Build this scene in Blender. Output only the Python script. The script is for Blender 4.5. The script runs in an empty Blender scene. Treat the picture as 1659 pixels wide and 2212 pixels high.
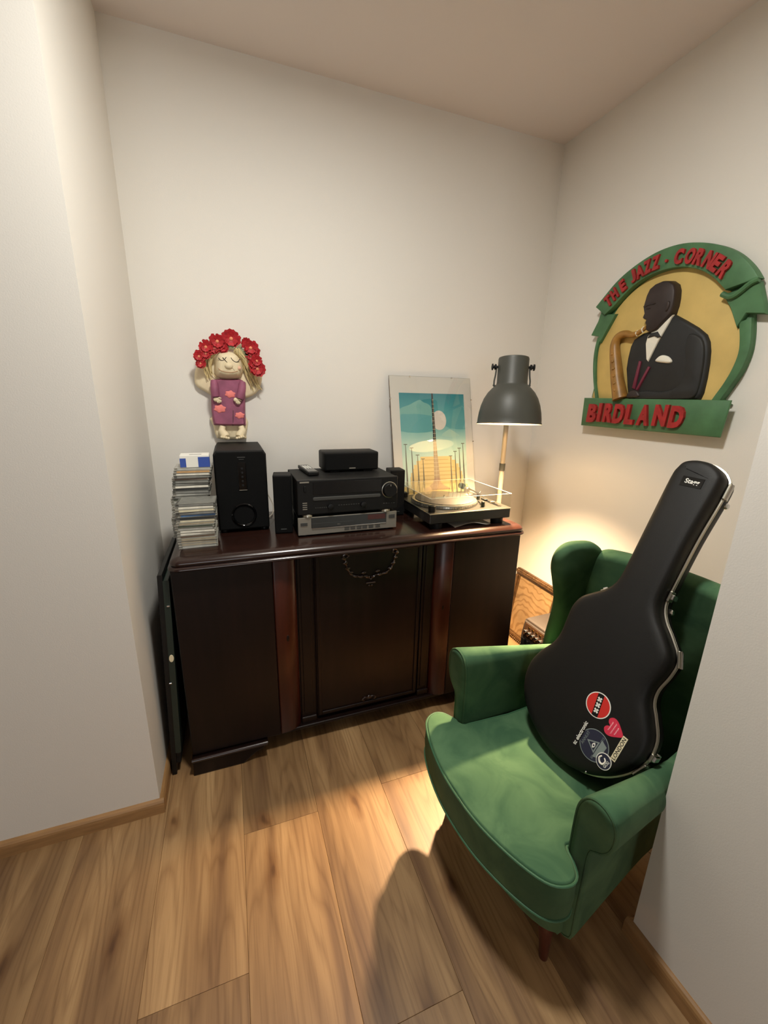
import bpy, bmesh, math, random
from mathutils import Vector, Matrix

# ------------------------------------------------------------------ camera, world, lights, exposure
S = bpy.context.scene
COL = S.collection
def R(d): return math.radians(d)

CAM_H, FPX = 1.58, 890.0
yaw, pit, rol = R(20.3), R(-15.4), R(1.25)
fwd = Vector((math.sin(yaw)*math.cos(pit), math.cos(yaw)*math.cos(pit), math.sin(pit)))
rgt = Vector((math.cos(yaw), -math.sin(yaw), 0))
upv = rgt.cross(fwd)
r2 = math.cos(rol)*rgt + math.sin(rol)*upv
u2 = -math.sin(rol)*rgt + math.cos(rol)*upv
cam = bpy.data.cameras.new('camera')
cam.sensor_fit = 'HORIZONTAL'; cam.sensor_width = 36.0
cam.lens = FPX/1659*36.0
cam.clip_start = 0.02
camo = bpy.data.objects.new('camera', cam); COL.objects.link(camo)
m = Matrix((r2, u2, -fwd)).transposed().to_4x4()
m.translation = (0, 0, CAM_H)
camo.matrix_world = m
S.camera = camo

w = bpy.data.worlds.new('world'); S.world = w; w.use_nodes = True
w.node_tree.nodes['Background'].inputs[0].default_value = (0.9, 0.95, 1.0, 1)
w.node_tree.nodes['Background'].inputs[1].default_value = 0.3

def area(name, loc, target, size, energy, col, shape='DISK', sy=None):
    l = bpy.data.lights.new(name, 'AREA'); l.shape = shape; l.size = size
    if sy: l.size_y = sy
    l.energy = energy; l.color = col
    o = bpy.data.objects.new(name, l); COL.objects.link(o)
    o.location = loc
    o.rotation_euler = (Vector(target)-Vector(loc)).to_track_quat('-Z', 'Y').to_euler()
    return o
# flush ceiling lamp of the room (above the frame) and an added cool fill light behind the camera
area('ceiling_lamp_light', (0.30, 0.80, 2.90), (0.30, 0.80, 0), 0.26, 38, (1.0, 0.98, 0.90))
area('rear_fill_light', (-1.0, -4.9, 1.5), (-0.6, 2.2, 1.3), 1.5, 34, (0.93, 0.97, 1.0), 'RECTANGLE', 1.5)
BULB_STRENGTH = 165.0      # opal bulb of the floor lamp
BULB_SPOT = 480.0           # its downward beam, see the floor lamp

vs = S.view_settings
S.display_settings.display_device = 'sRGB'
vs.view_transform = 'Standard'; vs.look = 'None'
vs.exposure = 0.0; vs.gamma = 1.0; vs.use_curve_mapping = False
try:
    S.cycles.use_denoising = True
    S.cycles.max_bounces = 10; S.cycles.diffuse_bounces = 5; S.cycles.transparent_max_bounces = 16
    S.cycles.sample_clamp_indirect = 6.0
except Exception:
    pass

# ------------------------------------------------------------------ materials
def lin(c):
    def f(v):
        v /= 255.0
        return v/12.92 if v <= 0.04045 else ((v+0.055)/1.055)**2.4
    return (f(c[0]), f(c[1]), f(c[2]), 1.0)

def mat(name, rgb, rough=0.5, metal=0.0, var=0.0, scale=20.0, bump=0.0, bscale=80.0, coat=0.0, spec=0.5,
        sheen=0.0, stint=None, emit=None, estr=0.0, aniso=(1, 1, 1)):
    mt = bpy.data.materials.new(name); mt.use_nodes = True
    nt = mt.node_tree; b = nt.nodes['Principled BSDF']
    c = lin(rgb)
    b.inputs['Base Color'].default_value = c
    b.inputs['Roughness'].default_value = rough
    b.inputs['Metallic'].default_value = metal
    b.inputs['Specular IOR Level'].default_value = spec
    if coat:
        b.inputs['Coat Weight'].default_value = coat
        b.inputs['Coat Roughness'].default_value = 0.05
    if sheen:
        b.inputs['Sheen Weight'].default_value = sheen
        b.inputs['Sheen Roughness'].default_value = 0.35
        b.inputs['Sheen Tint'].default_value = lin(stint or rgb)
    if emit:
        b.inputs['Emission Color'].default_value = lin(emit)
        b.inputs['Emission Strength'].default_value = estr
    if var or bump:
        tc = nt.nodes.new('ShaderNodeTexCoord')
        mp = nt.nodes.new('ShaderNodeMapping'); mp.inputs['Scale'].default_value = aniso
        nt.links.new(tc.outputs['Object'], mp.inputs['Vector'])
    if var:
        n = nt.nodes.new('ShaderNodeTexNoise'); n.inputs['Scale'].default_value = scale
        n.inputs['Detail'].default_value = 5
        nt.links.new(mp.outputs[0], n.inputs['Vector'])
        r = nt.nodes.new('ShaderNodeValToRGB')
        r.color_ramp.elements[0].position = 0.3; r.color_ramp.elements[1].position = 0.7
        r.color_ramp.elements[0].color = tuple(v*(1-var) for v in c[:3])+(1,)
        r.color_ramp.elements[1].color = tuple(min(1, v*(1+var)) for v in c[:3])+(1,)
        nt.links.new(n.outputs['Fac'], r.inputs[0]); nt.links.new(r.outputs[0], b.inputs['Base Color'])
    if bump:
        n2 = nt.nodes.new('ShaderNodeTexNoise'); n2.inputs['Scale'].default_value = bscale
        n2.inputs['Detail'].default_value = 4
        nt.links.new(mp.outputs[0], n2.inputs['Vector'])
        bp = nt.nodes.new('ShaderNodeBump'); bp.inputs['Strength'].default_value = bump
        bp.inputs['Distance'].default_value = 0.002
        nt.links.new(n2.outputs['Fac'], bp.inputs['Height']); nt.links.new(bp.outputs[0], b.inputs['Normal'])
    return mt

def oak(name, tone=1.0):
    mt = bpy.data.materials.new(name); mt.use_nodes = True
    nt = mt.node_tree; L = nt.links; b = nt.nodes['Principled BSDF']
    N = nt.nodes.new
    geo = N('ShaderNodeNewGeometry'); oi = N('ShaderNodeObjectInfo')
    off = N('ShaderNodeVectorMath'); off.operation = 'MULTIPLY_ADD'
    cmb = N('ShaderNodeCombineXYZ')
    for i in range(3): L.new(oi.outputs['Random'], cmb.inputs[i])
    off.inputs[1].default_value = (9, 31, 17)
    L.new(cmb.outputs[0], off.inputs[0]); L.new(geo.outputs['Position'], off.inputs[2])
    # broad tone streaks along the plank
    m1 = N('ShaderNodeMapping'); m1.inputs['Scale'].default_value = (9, 0.9, 1); L.new(off.outputs[0], m1.inputs[0])
    n1 = N('ShaderNodeTexNoise'); n1.inputs['Scale'].default_value = 1.0; n1.inputs['Detail'].default_value = 3
    n1.inputs['Distortion'].default_value = 0.6; L.new(m1.outputs[0], n1.inputs['Vector'])
    # cathedral grain
    m2 = N('ShaderNodeMapping'); m2.inputs['Scale'].default_value = (7, 0.75, 1); L.new(off.outputs[0], m2.inputs[0])
    n2 = N('ShaderNodeTexNoise'); n2.inputs['Scale'].default_value = 1.3; n2.inputs['Detail'].default_value = 1.5
    L.new(m2.outputs[0], n2.inputs['Vector'])
    mu = N('ShaderNodeMath'); mu.operation = 'MULTIPLY'; mu.inputs[1].default_value = 26; L.new(n2.outputs['Fac'], mu.inputs[0])
    fr = N('ShaderNodeMath'); fr.operation = 'PINGPONG'; fr.inputs[1].default_value = 1.0; L.new(mu.outputs[0], fr.inputs[0])
    # fine pores
    m3 = N('ShaderNodeMapping'); m3.inputs['Scale'].default_value = (220, 7, 1); L.new(off.outputs[0], m3.inputs[0])
    n3 = N('ShaderNodeTexNoise'); n3.inputs['Scale'].default_value = 1.0; n3.inputs['Detail'].default_value = 2
    L.new(m3.outputs[0], n3.inputs['Vector'])
    cr = N('ShaderNodeValToRGB'); e = cr.color_ramp.elements
    e[0].position = 0.28; e[0].color = lin((114*tone, 84*tone, 58*tone))
    e[1].position = 0.72; e[1].color = lin((182*tone, 148*tone, 106*tone))
    k = e.new(0.5); k.color = lin((154*tone, 121*tone, 84*tone))
    L.new(n1.outputs['Fac'], cr.inputs[0])
    gm = N('ShaderNodeMix'); gm.data_type = 'RGBA'; gm.blend_type = 'MULTIPLY'; gm.inputs[0].default_value = 0.42
    gr = N('ShaderNodeValToRGB'); gr.color_ramp.elements[0].color = (0.5, 0.42, 0.36, 1); gr.color_ramp.elements[0].position = 0.0
    gr.color_ramp.elements[1].color = (1, 1, 1, 1); gr.color_ramp.elements[1].position = 0.55
    L.new(fr.outputs[0], gr.inputs[0]); L.new(cr.outputs[0], gm.inputs[6]); L.new(gr.outputs[0], gm.inputs[7])
    pm = N('ShaderNodeMix'); pm.data_type = 'RGBA'; pm.blend_type = 'MULTIPLY'; pm.inputs[0].default_value = 0.3
    pr = N('ShaderNodeValToRGB'); pr.color_ramp.elements[0].color = (0.55, 0.5, 0.45, 1); pr.color_ramp.elements[0].position = 0.3
    pr.color_ramp.elements[1].position = 0.5; L.new(n3.outputs['Fac'], pr.inputs[0])
    L.new(gm.outputs[2], pm.inputs[6]); L.new(pr.outputs[0], pm.inputs[7])
    # knots
    m4 = N('ShaderNodeMapping'); m4.inputs['Scale'].default_value = (2.6, 1.15, 1); L.new(off.outputs[0], m4.inputs[0])
    nd = N('ShaderNodeTexNoise'); nd.inputs['Scale'].default_value = 5; L.new(m4.outputs[0], nd.inputs['Vector'])
    ad = N('ShaderNodeVectorMath'); ad.operation = 'MULTIPLY_ADD'; ad.inputs[1].default_value = (0.22, 0.22, 0)
    L.new(nd.outputs['Color'], ad.inputs[0]); L.new(m4.outputs[0], ad.inputs[2])
    vo = N('ShaderNodeTexVoronoi'); vo.voronoi_dimensions = '2D'; vo.inputs['Scale'].default_value = 1.0
    L.new(ad.outputs[0], vo.inputs['Vector'])
    kr = N('ShaderNodeValToRGB'); kr.color_ramp.elements[0].position = 0.015; kr.color_ramp.elements[0].color = (0.34, 0.24, 0.18, 1)
    kr.color_ramp.elements[1].position = 0.10; kr.color_ramp.elements[1].color = (1, 1, 1, 1)
    kk = kr.color_ramp.elements.new(0.04); kk.color = (0.72, 0.63, 0.55, 1)
    L.new(vo.outputs['Distance'], kr.inputs[0])
    km = N('ShaderNodeMix'); km.data_type = 'RGBA'; km.blend_type = 'MULTIPLY'; km.inputs[0].default_value = 0.85
    L.new(pm.outputs[2], km.inputs[6]); L.new(kr.outputs[0], km.inputs[7])
    # plank to plank variation
    hv = N('ShaderNodeHueSaturation'); mr = N('ShaderNodeMapRange'); mr.inputs[3].default_value = 0.76; mr.inputs[4].default_value = 1.14
    L.new(oi.outputs['Random'], mr.inputs[0]); L.new(mr.outputs[0], hv.inputs['Value'])
    hv.inputs['Saturation'].default_value = 1.02
    L.new(km.outputs[2], hv.inputs['Color']); L.new(hv.outputs[0], b.inputs['Base Color'])
    b.inputs['Roughness'].default_value = 0.42
    bp = N('ShaderNodeBump'); bp.inputs['Strength'].default_value = 0.15; bp.inputs['Distance'].default_value = 0.001
    L.new(n3.outputs['Fac'], bp.inputs['Height']); L.new(bp.outputs[0], b.inputs['Normal'])
    return mt

def velvet(name):
    mt = bpy.data.materials.new(name); mt.use_nodes = True
    nt = mt.node_tree; L = nt.links; b = nt.nodes['Principled BSDF']; N = nt.nodes.new
    tc = N('ShaderNodeTexCoord')
    n = N('ShaderNodeTexNoise'); n.inputs['Scale'].default_value = 7; n.inputs['Detail'].default_value = 4; n.inputs['Distortion'].default_value = 0.8
    L.new(tc.outputs['Object'], n.inputs['Vector'])
    r = N('ShaderNodeValToRGB')
    r.color_ramp.elements[0].position = 0.35; r.color_ramp.elements[0].color = lin((62, 96, 70))
    r.color_ramp.elements[1].position = 0.65; r.color_ramp.elements[1].color = lin((88, 122, 88))
    L.new(n.outputs['Fac'], r.inputs[0]); L.new(r.outputs[0], b.inputs['Base Color'])
    b.inputs['Roughness'].default_value = 0.85; b.inputs['Specular IOR Level'].default_value = 0.15
    b.inputs['Sheen Weight'].default_value = 0.12; b.inputs['Sheen Roughness'].default_value = 0.4
    b.inputs['Sheen Tint'].default_value = lin((180, 205, 160))
    n2 = N('ShaderNodeTexNoise'); n2.inputs['Scale'].default_value = 14; n2.inputs['Detail'].default_value = 3
    L.new(tc.outputs['Object'], n2.inputs['Vector'])
    bp = N('ShaderNodeBump'); bp.inputs['Strength'].default_value = 0.35; bp.inputs['Distance'].default_value = 0.006
    L.new(n2.outputs['Fac'], bp.inputs['Height'])
    # normals tilted down to shade the upright cloth darker, as a brushed pile would
    down_tilt = N('ShaderNodeVectorMath'); down_tilt.operation = 'ADD'; down_tilt.inputs[1].default_value = (0, 0, -0.75)
    L.new(bp.outputs[0], down_tilt.inputs[0])
    geo = N('ShaderNodeNewGeometry'); sep = N('ShaderNodeSeparateXYZ'); L.new(geo.outputs['Normal'], sep.inputs[0])
    ab = N('ShaderNodeMath'); ab.operation = 'ABSOLUTE'; L.new(sep.outputs[2], ab.inputs[0])
    mxn = N('ShaderNodeMix'); mxn.data_type = 'VECTOR'; L.new(ab.outputs[0], mxn.inputs[0]); L.new(down_tilt.outputs[0], mxn.inputs[4]); L.new(bp.outputs[0], mxn.inputs[5])
    nm = N('ShaderNodeVectorMath'); nm.operation = 'NORMALIZE'; L.new(mxn.outputs[1], nm.inputs[0]); L.new(nm.outputs[0], b.inputs['Normal'])
    return mt

def thin_glass(name, tint=(1, 1, 1), ior=1.5, rough=0.0):
    mt = bpy.data.materials.new(name); mt.use_nodes = True
    nt = mt.node_tree; L = nt.links; nt.nodes.clear(); N = nt.nodes.new
    o = N('ShaderNodeOutputMaterial'); mx = N('ShaderNodeMixShader'); t = N('ShaderNodeBsdfTransparent'); g = N('ShaderNodeBsdfGlossy')
    f = N('ShaderNodeFresnel'); f.inputs['IOR'].default_value = ior
    t.inputs[0].default_value = (*tint, 1); g.inputs['Roughness'].default_value = rough
    ge = N('ShaderNodeNewGeometry'); sb_ = N('ShaderNodeMath'); sb_.operation = 'SUBTRACT'; sb_.inputs[0].default_value = 1.0; L.new(ge.outputs['Backfacing'], sb_.inputs[1])
    ml = N('ShaderNodeMath'); ml.operation = 'MULTIPLY'; L.new(f.outputs[0], ml.inputs[0]); L.new(sb_.outputs[0], ml.inputs[1])
    L.new(ml.outputs[0], mx.inputs[0]); L.new(t.outputs[0], mx.inputs[1]); L.new(g.outputs[0], mx.inputs[2]); L.new(mx.outputs[0], o.inputs[0])
    return mt

M = dict(
    wall=mat('wall_paint', (226, 222, 215), 0.75, bump=0.12, bscale=260, spec=0.3),
    ceil=mat('ceiling_paint', (222, 214, 210), 0.85, spec=0.2),
    oak=oak('oak_laminate'), under=mat('underlay', (70, 55, 40), 0.9),
    skirt=mat('skirting_oak', (156, 118, 76), 0.45, var=0.15, scale=6, aniso=(2, 2, 20)),
    wood=mat('dark_mahogany', (20, 9, 7), 0.36, var=0.35, scale=3, aniso=(9, 9, 0.8), spec=0.3),
    woodtop=mat('mahogany_top', (38, 20, 15), 0.25, var=0.3, scale=3, aniso=(0.8, 9, 9), coat=0.3),
    carved=mat('polished_carving', (34, 20, 15), 0.2, coat=0.4),
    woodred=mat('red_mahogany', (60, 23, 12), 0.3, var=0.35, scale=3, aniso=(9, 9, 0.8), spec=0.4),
    legred=mat('chair_leg_wood', (74, 30, 20), 0.3, var=0.25, scale=5, coat=0.3),
    velvet=velvet('green_velvet'),
    piping=mat('velvet_piping', (52, 96, 66), 0.6, sheen=0.6, stint=(150, 200, 150)),
    black=mat('black_plastic', (12, 12, 12), 0.42, spec=0.35), blackm=mat('black_matte', (10, 10, 10), 0.6, bump=0.1, bscale=400, spec=0.3),
    blackg=mat('black_gloss', (8, 8, 9), 0.08), blacksoft=mat('black_cloth_grille', (9, 9, 9), 0.9, bump=0.3, bscale=900, spec=0.2),
    case=mat('black_abs_shell', (15, 14, 13), 0.5, bump=0.25, bscale=900, spec=0.35),
    alu=mat('brushed_aluminium', (190, 186, 172), 0.32, metal=1.0), chrome=mat('chrome', (215, 215, 215), 0.12, metal=1.0),
    silver=mat('silver_front', (158, 154, 144), 0.38, metal=0.7), greydisp=mat('smoked_display', (52, 54, 54), 0.15),
    reddisp=mat('red_smoked_display', (74, 42, 40), 0.15), darkbtn=mat('dark_button', (60, 60, 58), 0.4),
    white=mat('white_print', (232, 230, 222), 0.6), cream=mat('cream_print', (226, 214, 180), 0.6),
    lamp=mat('dark_grey_lamp_enamel', (66, 66, 60), 0.48), lampin=mat('white_shade_inside', (245, 243, 236), 0.5),
    pole=mat('lamp_pole_steel', (176, 164, 146), 0.45, metal=0.35),
    bulb=mat('glowing_bulb', (255, 240, 215), 0.5, emit=(255, 210, 146), estr=BULB_STRENGTH),
    glass=thin_glass('clear_acrylic', (0.97, 0.97, 0.95)), pane=thin_glass('picture_glass', (0.97, 0.98, 0.98), 1.78),
    signgreen=mat('sign_green', (70, 112, 74), 0.55, var=0.2, scale=14), signyel=mat('sign_ochre', (205, 176, 104), 0.6, var=0.1, scale=8),
    signred=mat('sign_red', (158, 34, 36), 0.5, var=0.25, scale=40), skin=mat('carved_dark_face', (44, 34, 33), 0.5, var=0.2, scale=20),
    suit=mat('carved_black_suit', (30, 31, 32), 0.6, var=0.2, scale=18), wine=mat('wine_red_trim', (110, 34, 56), 0.5),
    sax=mat('painted_brass', (150, 108, 48), 0.42, var=0.25, scale=20), shirt=mat('carved_white_shirt', (232, 228, 214), 0.6),
    doll=mat('salt_dough', (224, 208, 174), 0.6, var=0.06, scale=30), dress=mat('purple_painted_dress', (142, 78, 104), 0.65, var=0.2, scale=25),
    patch=mat('coral_patch', (232, 128, 122), 0.65, var=0.06, scale=30), ink=mat('dark_ink', (50, 38, 34), 0.6),
    hair=mat('flax_hair', (214, 194, 142), 0.7, var=0.25, scale=60, aniso=(4, 1, 0.5)), petal=mat('red_fabric_petal', (172, 24, 34), 0.6, var=0.25, scale=60),
    stamen=mat('flower_heart', (226, 140, 104), 0.6), leaf=mat('faded_green_leaf', (140, 138, 104), 0.6), lips=mat('lip_crease', (176, 132, 98), 0.6),
    gold=mat('worn_gilt_frame', (96, 70, 42), 0.4, metal=0.35, var=0.4, scale=40, bump=0.8, bscale=60),
    tape=None, paper=mat('white_paper', (225, 220, 205), 0.7), cord=mat('pale_cord', (170, 160, 145), 0.6),
    green=mat('dark_green_board', (26, 40, 34), 0.4), sticker_red=mat('sticker_red', (206, 44, 38), 0.45),
    sticker_pink=mat('sticker_pink_red', (214, 52, 78), 0.45), navy=mat('sticker_navy', (40, 42, 62), 0.4), greygreen=mat('sticker_grey', (132, 142, 140), 0.5),
    blue=mat('box_blue', (48, 78, 160), 0.5), cdclear=mat('clear_plastic_case', (150, 148, 138), 0.2, coat=0.3),
    cddark=mat('smoky_plastic_case', (92, 92, 86), 0.2, coat=0.3),
    mat_rubber=mat('slip_mat', (40, 38, 35), 0.6), plinth=mat('turntable_plinth', (34, 32, 30), 0.3, coat=0.3),
    plate=mat('turntable_top_plate', (32, 31, 29), 0.35), platter=mat('platter_rim', (170, 166, 158), 0.25, metal=0.9),
    brass=mat('brass_tack', (220, 180, 90), 0.2, metal=1.0), amptop=mat('brown_tolex', (48, 40, 33), 0.55, bump=0.3, bscale=500),
    panel=mat('amp_panel_brown', (60, 40, 24), 0.4), woodfeet=mat('felt', (20, 18, 16), 0.9),
)

# ------------------------------------------------------------------ helpers
class F:
    """a local frame: origin, two in-plane axes and the outward normal"""
    def __init__(s, o, ex, ey, en=None):
        s.o = Vector(o); s.ex = Vector(ex).normalized(); s.ey = Vector(ey).normalized()
        s.en = Vector(en).normalized() if en is not None else s.ex.cross(s.ey).normalized()
    def p(s, x, y, n=0.0): return s.o + s.ex*x + s.ey*y + s.en*n
XY = F((0, 0, 0), (1, 0, 0), (0, 1, 0))
XZ = F((0, 0, 0), (1, 0, 0), (0, 0, 1), (0, -1, 0))

def obj(name, bm, material, parent=None, smooth=False, kind=None):
    me = bpy.data.meshes.new(name)
    bmesh.ops.recalc_face_normals(bm, faces=bm.faces)
    bm.to_mesh(me); bm.free()
    for mm in (material if isinstance(material, (list, tuple)) else [material]): me.materials.append(mm)
    if smooth:
        for p in me.polygons: p.use_smooth = True
        try: me.set_sharp_from_angle(angle=R(42))
        except Exception: pass
    o = bpy.data.objects.new(name, me); COL.objects.link(o)
    if parent: o.parent = parent
    if kind: o['kind'] = kind
    return o

def tag(o, label, cat, group=None):
    o['label'] = label; o['category'] = cat
    if group: o['group'] = group
    return o

def thing(name, label, cat, loc=(0, 0, 0), rot=(0, 0, 0), group=None):
    o = bpy.data.objects.new(name, None); COL.objects.link(o)
    o.empty_display_size = 0.05; o.location = loc; o.rotation_euler = rot
    return tag(o, label, cat, group)

def BM(): return bmesh.new()

def box(bm, x0, x1, y0, y1, z0, z1, bev=0.0, seg=2):
    r = bmesh.ops.create_cube(bm, size=1.0)
    vv = r['verts']
    for v in vv:
        v.co = Vector(((x0+x1)/2+v.co.x*(x1-x0), (y0+y1)/2+v.co.y*(y1-y0), (z0+z1)/2+v.co.z*(z1-z0)))
    if bev:
        es = list({e for v in vv for e in v.link_edges})
        bmesh.ops.bevel(bm, geom=es, offset=bev, segments=seg, profile=0.5, affect='EDGES', clamp_overlap=True)
    return bm

def fbox(bm, fr, x0, x1, y0, y1, n0, n1, bev=0.0, seg=2):
    """a bevelled box given in a frame"""
    t = BM(); box(t, x0, x1, y0, y1, n0, n1, bev, seg)
    mp = {}
    for v in t.verts: mp[v] = bm.verts.new(fr.p(*v.co))
    for f in t.faces: bm.faces.new([mp[v] for v in f.verts])
    t.free(); return bm

def rings(bm, rr, cap0=True, cap1=True, closed=True):
    vs_ = [[bm.verts.new(p) for p in r] for r in rr]
    n = len(rr[0])
    for a, b in zip(vs_[:-1], vs_[1:]):
        for i in range(n if closed else n-1):
            j = (i+1) % n
            try: bm.faces.new((a[i], a[j], b[j], b[i]))
            except ValueError: pass
    for c, r in ((cap0, vs_[0]), (cap1, vs_[-1])):
        if c:
            try: bm.faces.new(r)
            except ValueError: pass
    return vs_

def smooth(poly, n=6, closed=True):
    out = []; N = len(poly); rng = N if closed else N-1
    for i in range(rng):
        if closed: p0, p1, p2, p3 = poly[(i-1) % N], poly[i], poly[(i+1) % N], poly[(i+2) % N]
        else: p0, p1, p2, p3 = poly[max(i-1, 0)], poly[i], poly[i+1], poly[min(i+2, N-1)]
        for k in range(n):
            t = k/n
            out.append(tuple(0.5*((2*b)+(-a+c)*t+(2*a-5*b+4*c-d)*t*t+(-a+3*b-3*c+d)*t**3) for a, b, c, d in zip(p0, p1, p2, p3)))
    if not closed: out.append(tuple(poly[-1]))
    return out

def sarea(poly): return sum(poly[i-1][0]*p[1]-p[0]*poly[i-1][1] for i, p in enumerate(poly))/2

def inset(poly, d):
    if abs(d) < 1e-9: return list(poly)
    s = 1 if sarea(poly) > 0 else -1
    N = len(poly); out = []
    for i in range(N):
        a, b, c = Vector(poly[i-1][:2]), Vector(poly[i][:2]), Vector(poly[(i+1) % N][:2])
        e1, e2 = b-a, c-b
        if e1.length < 1e-9 or e2.length < 1e-9: out.append(tuple(b)); continue
        e1.normalize(); e2.normalize()
        n1, n2 = Vector((-e1.y, e1.x))*s, Vector((-e2.y, e2.x))*s
        nn = n1+n2
        if nn.length < 1e-6: nn = n1
        nn.normalize()
        k = max(nn.dot(n1), 0.5)
        out.append(tuple(b+nn*(d/k)))
    return out

def slab(bm, poly, fr, prof, cap0=True, cap1=True):
    """stack of insets of one outline; prof = [(inset, height), ...]"""
    return rings(bm, [[fr.p(x, y, h) for x, y in inset(poly, d)] for d, h in prof], cap0, cap1)

def prism(bm, poly, fr, n0, n1, bev=0.0):
    if bev: return slab(bm, poly, fr, [(0, n0), (0, n1-bev), (bev*0.3, n1-bev*0.3), (bev, n1)])
    return slab(bm, poly, fr, [(0, n0), (0, n1)])

def puff(bm, poly, fr, n0, n1, ins, steps=5, both=False):
    h = n1-n0; prof = []
    if both:
        for k in range(steps, 0, -1):
            a = k/steps*math.pi/2; prof.append((ins*(1-math.cos(a)), n0+h/2-math.sin(a)*h/2))
        for k in range(0, steps+1):
            a = k/steps*math.pi/2; prof.append((ins*(1-math.cos(a)), n0+h/2+math.sin(a)*h/2))
    else:
        for k in range(0, steps+1):
            a = k/steps*math.pi/2; prof.append((ins*(1-math.cos(a)), n0+h*math.sin(a)))
    return slab(bm, poly, fr, prof)

def lathe(bm, prof, fr=XY, seg=32, c=(0, 0), cap0=True, cap1=True):
    """prof = [(radius, height along the frame's normal), ...]"""
    rr = []
    for r, h in prof:
        rr.append([fr.p(c[0]+r*math.cos(2*math.pi*i/seg), c[1]+r*math.sin(2*math.pi*i/seg), h) for i in range(seg)])
    return rings(bm, rr, cap0, cap1)

def tube(bm, pts, rad, seg=8, closed=False, cap=True):
    P = [Vector(p) for p in pts]; N = len(P); rr = []; prev = None
    for i in range(N):
        a = P[i-1] if (i > 0 or closed) else P[0]; b = P[(i+1) % N] if (i < N-1 or closed) else P[-1]
        t = (b-a).normalized()
        if prev is None:
            n = t.orthogonal().normalized()
        else:
            n = (prev-t*prev.dot(t))
            n = n.normalized() if n.length > 1e-6 else t.orthogonal().normalized()
        prev = n; q = t.cross(n)
        r = rad[i] if isinstance(rad, (list, tuple)) else rad
        rr.append([P[i]+(n*math.cos(2*math.pi*k/seg)+q*math.sin(2*math.pi*k/seg))*r for k in range(seg)])
    if closed: rr.append(rr[0])
    rings(bm, rr, cap and not closed, cap and not closed)
    return bm

def ball(bm, c, r, sx=1, sy=1, sz=1, seg=16):
    t = bmesh.ops.create_uvsphere(bm, u_segments=seg, v_segments=max(6, seg//2), radius=1.0)
    for v in t['verts']: v.co = Vector((c[0]+v.co.x*r*sx, c[1]+v.co.y*r*sy, c[2]+v.co.z*r*sz))
    return bm

_txt = {}
def glyph(s, bold=0.0):
    """normalised outline mesh of a string: verts in a unit box, plus its aspect"""
    key = (s, bold)
    if key in _txt: return _txt[key]
    cu = bpy.data.curves.new('t', 'FONT'); cu.body = s; cu.size = 1.0; cu.offset = bold; cu.resolution_u = 3
    o = bpy.data.objects.new('t', cu); COL.objects.link(o)
    dg = bpy.context.evaluated_depsgraph_get(); dg.update()
    me = bpy.data.meshes.new_from_object(o.evaluated_get(dg))
    V = [v.co.copy() for v in me.vertices]; Fc = [tuple(p.vertices) for p in me.polygons]
    bpy.data.objects.remove(o); bpy.data.curves.remove(cu); bpy.data.meshes.remove(me)
    x0, x1 = min(v.x for v in V), max(v.x for v in V); y0, y1 = min(v.y for v in V), max(v.y for v in V)
    V = [((v.x-x0)/(x1-x0), (v.y-y0)/(y1-y0)) for v in V]
    _txt[key] = (V, Fc, (x1-x0)/(y1-y0))
    return _txt[key]

def text(bm, s, fn, n0, n1, bold=0.0):
    """fn maps unit-box (u,v) and height n to a point; flat lettering if n0 == n1"""
    V, Fc, _ = glyph(s, bold)
    top = [bm.verts.new(fn(u, v, n1)) for u, v in V]
    cnt = {}
    for f in Fc:
        try: bm.faces.new([top[i] for i in f])
        except ValueError: continue
        for a, b in zip(f, f[1:]+f[:1]): cnt[(a, b)] = cnt.get((a, b), 0)+1
    if n1 != n0:
        bot = [bm.verts.new(fn(u, v, n0)) for u, v in V]
        for (a, b) in list(cnt):
            if (b, a) not in cnt:
                try: bm.faces.new((top[a], top[b], bot[b], bot[a]))
                except ValueError: pass
    return bm

def tx(bm, s, fr, x0, y0, wd, ht, n0, n1=None, rot=0.0, shear=0.0, bold=0.0):
    c, sn = math.cos(rot), math.sin(rot)
    def fn(u, v, n):
        x, y = u*wd+v*ht*shear, v*ht
        return fr.p(x0+x*c-y*sn, y0+x*sn+y*c, n)
    return text(bm, s, fn, n0, n0 if n1 is None else n1, bold)

def circ(cx, cy, r, n=32, sy=1.0): return [(cx+r*math.cos(2*math.pi*i/n), cy+r*sy*math.sin(2*math.pi*i/n)) for i in range(n)]
def rrect(x0, x1, y0, y1, r, n=6):
    out = []
    for cx, cy, a0 in ((x1-r, y1-r, 0), (x0+r, y1-r, 90), (x0+r, y0+r, 180), (x1-r, y0+r, 270)):
        for k in range(n+1):
            a = R(a0+90*k/n); out.append((cx+r*math.cos(a), cy+r*math.sin(a)))
    return out

# ------------------------------------------------------------------ the room
XL, XR, YB, ZC = -0.365, 1.83, 2.22, 2.94
XN, YN = 1.045, 0.556            # near pier on the right: its face and its end
YC = 1.465                       # front face of the left wall block
X_FAR, Y_REAR = -4.4, -5.0
def shell(name, *b):
    return obj(name, box(BM(), *b), M['wall'], kind='structure')
shell('wall_back', XL-0.3, XR+0.1, YB, YB+0.1, -0.05, ZC+0.05)
shell('wall_right', XR, XR+0.1, YN-0.1, YB, -0.05, ZC+0.05)
shell('wall_left', X_FAR, XL, YC, YB, -0.05, ZC+0.05)
shell('wall_near_right', XN, XR, Y_REAR, YN, -0.05, ZC+0.05)
shell('wall_far_left', X_FAR-0.1, X_FAR, Y_REAR, YC, -0.05, ZC+0.05)
shell('wall_rear', X_FAR-0.1, XR, Y_REAR-0.1, Y_REAR, -0.05, ZC+0.05)
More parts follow.
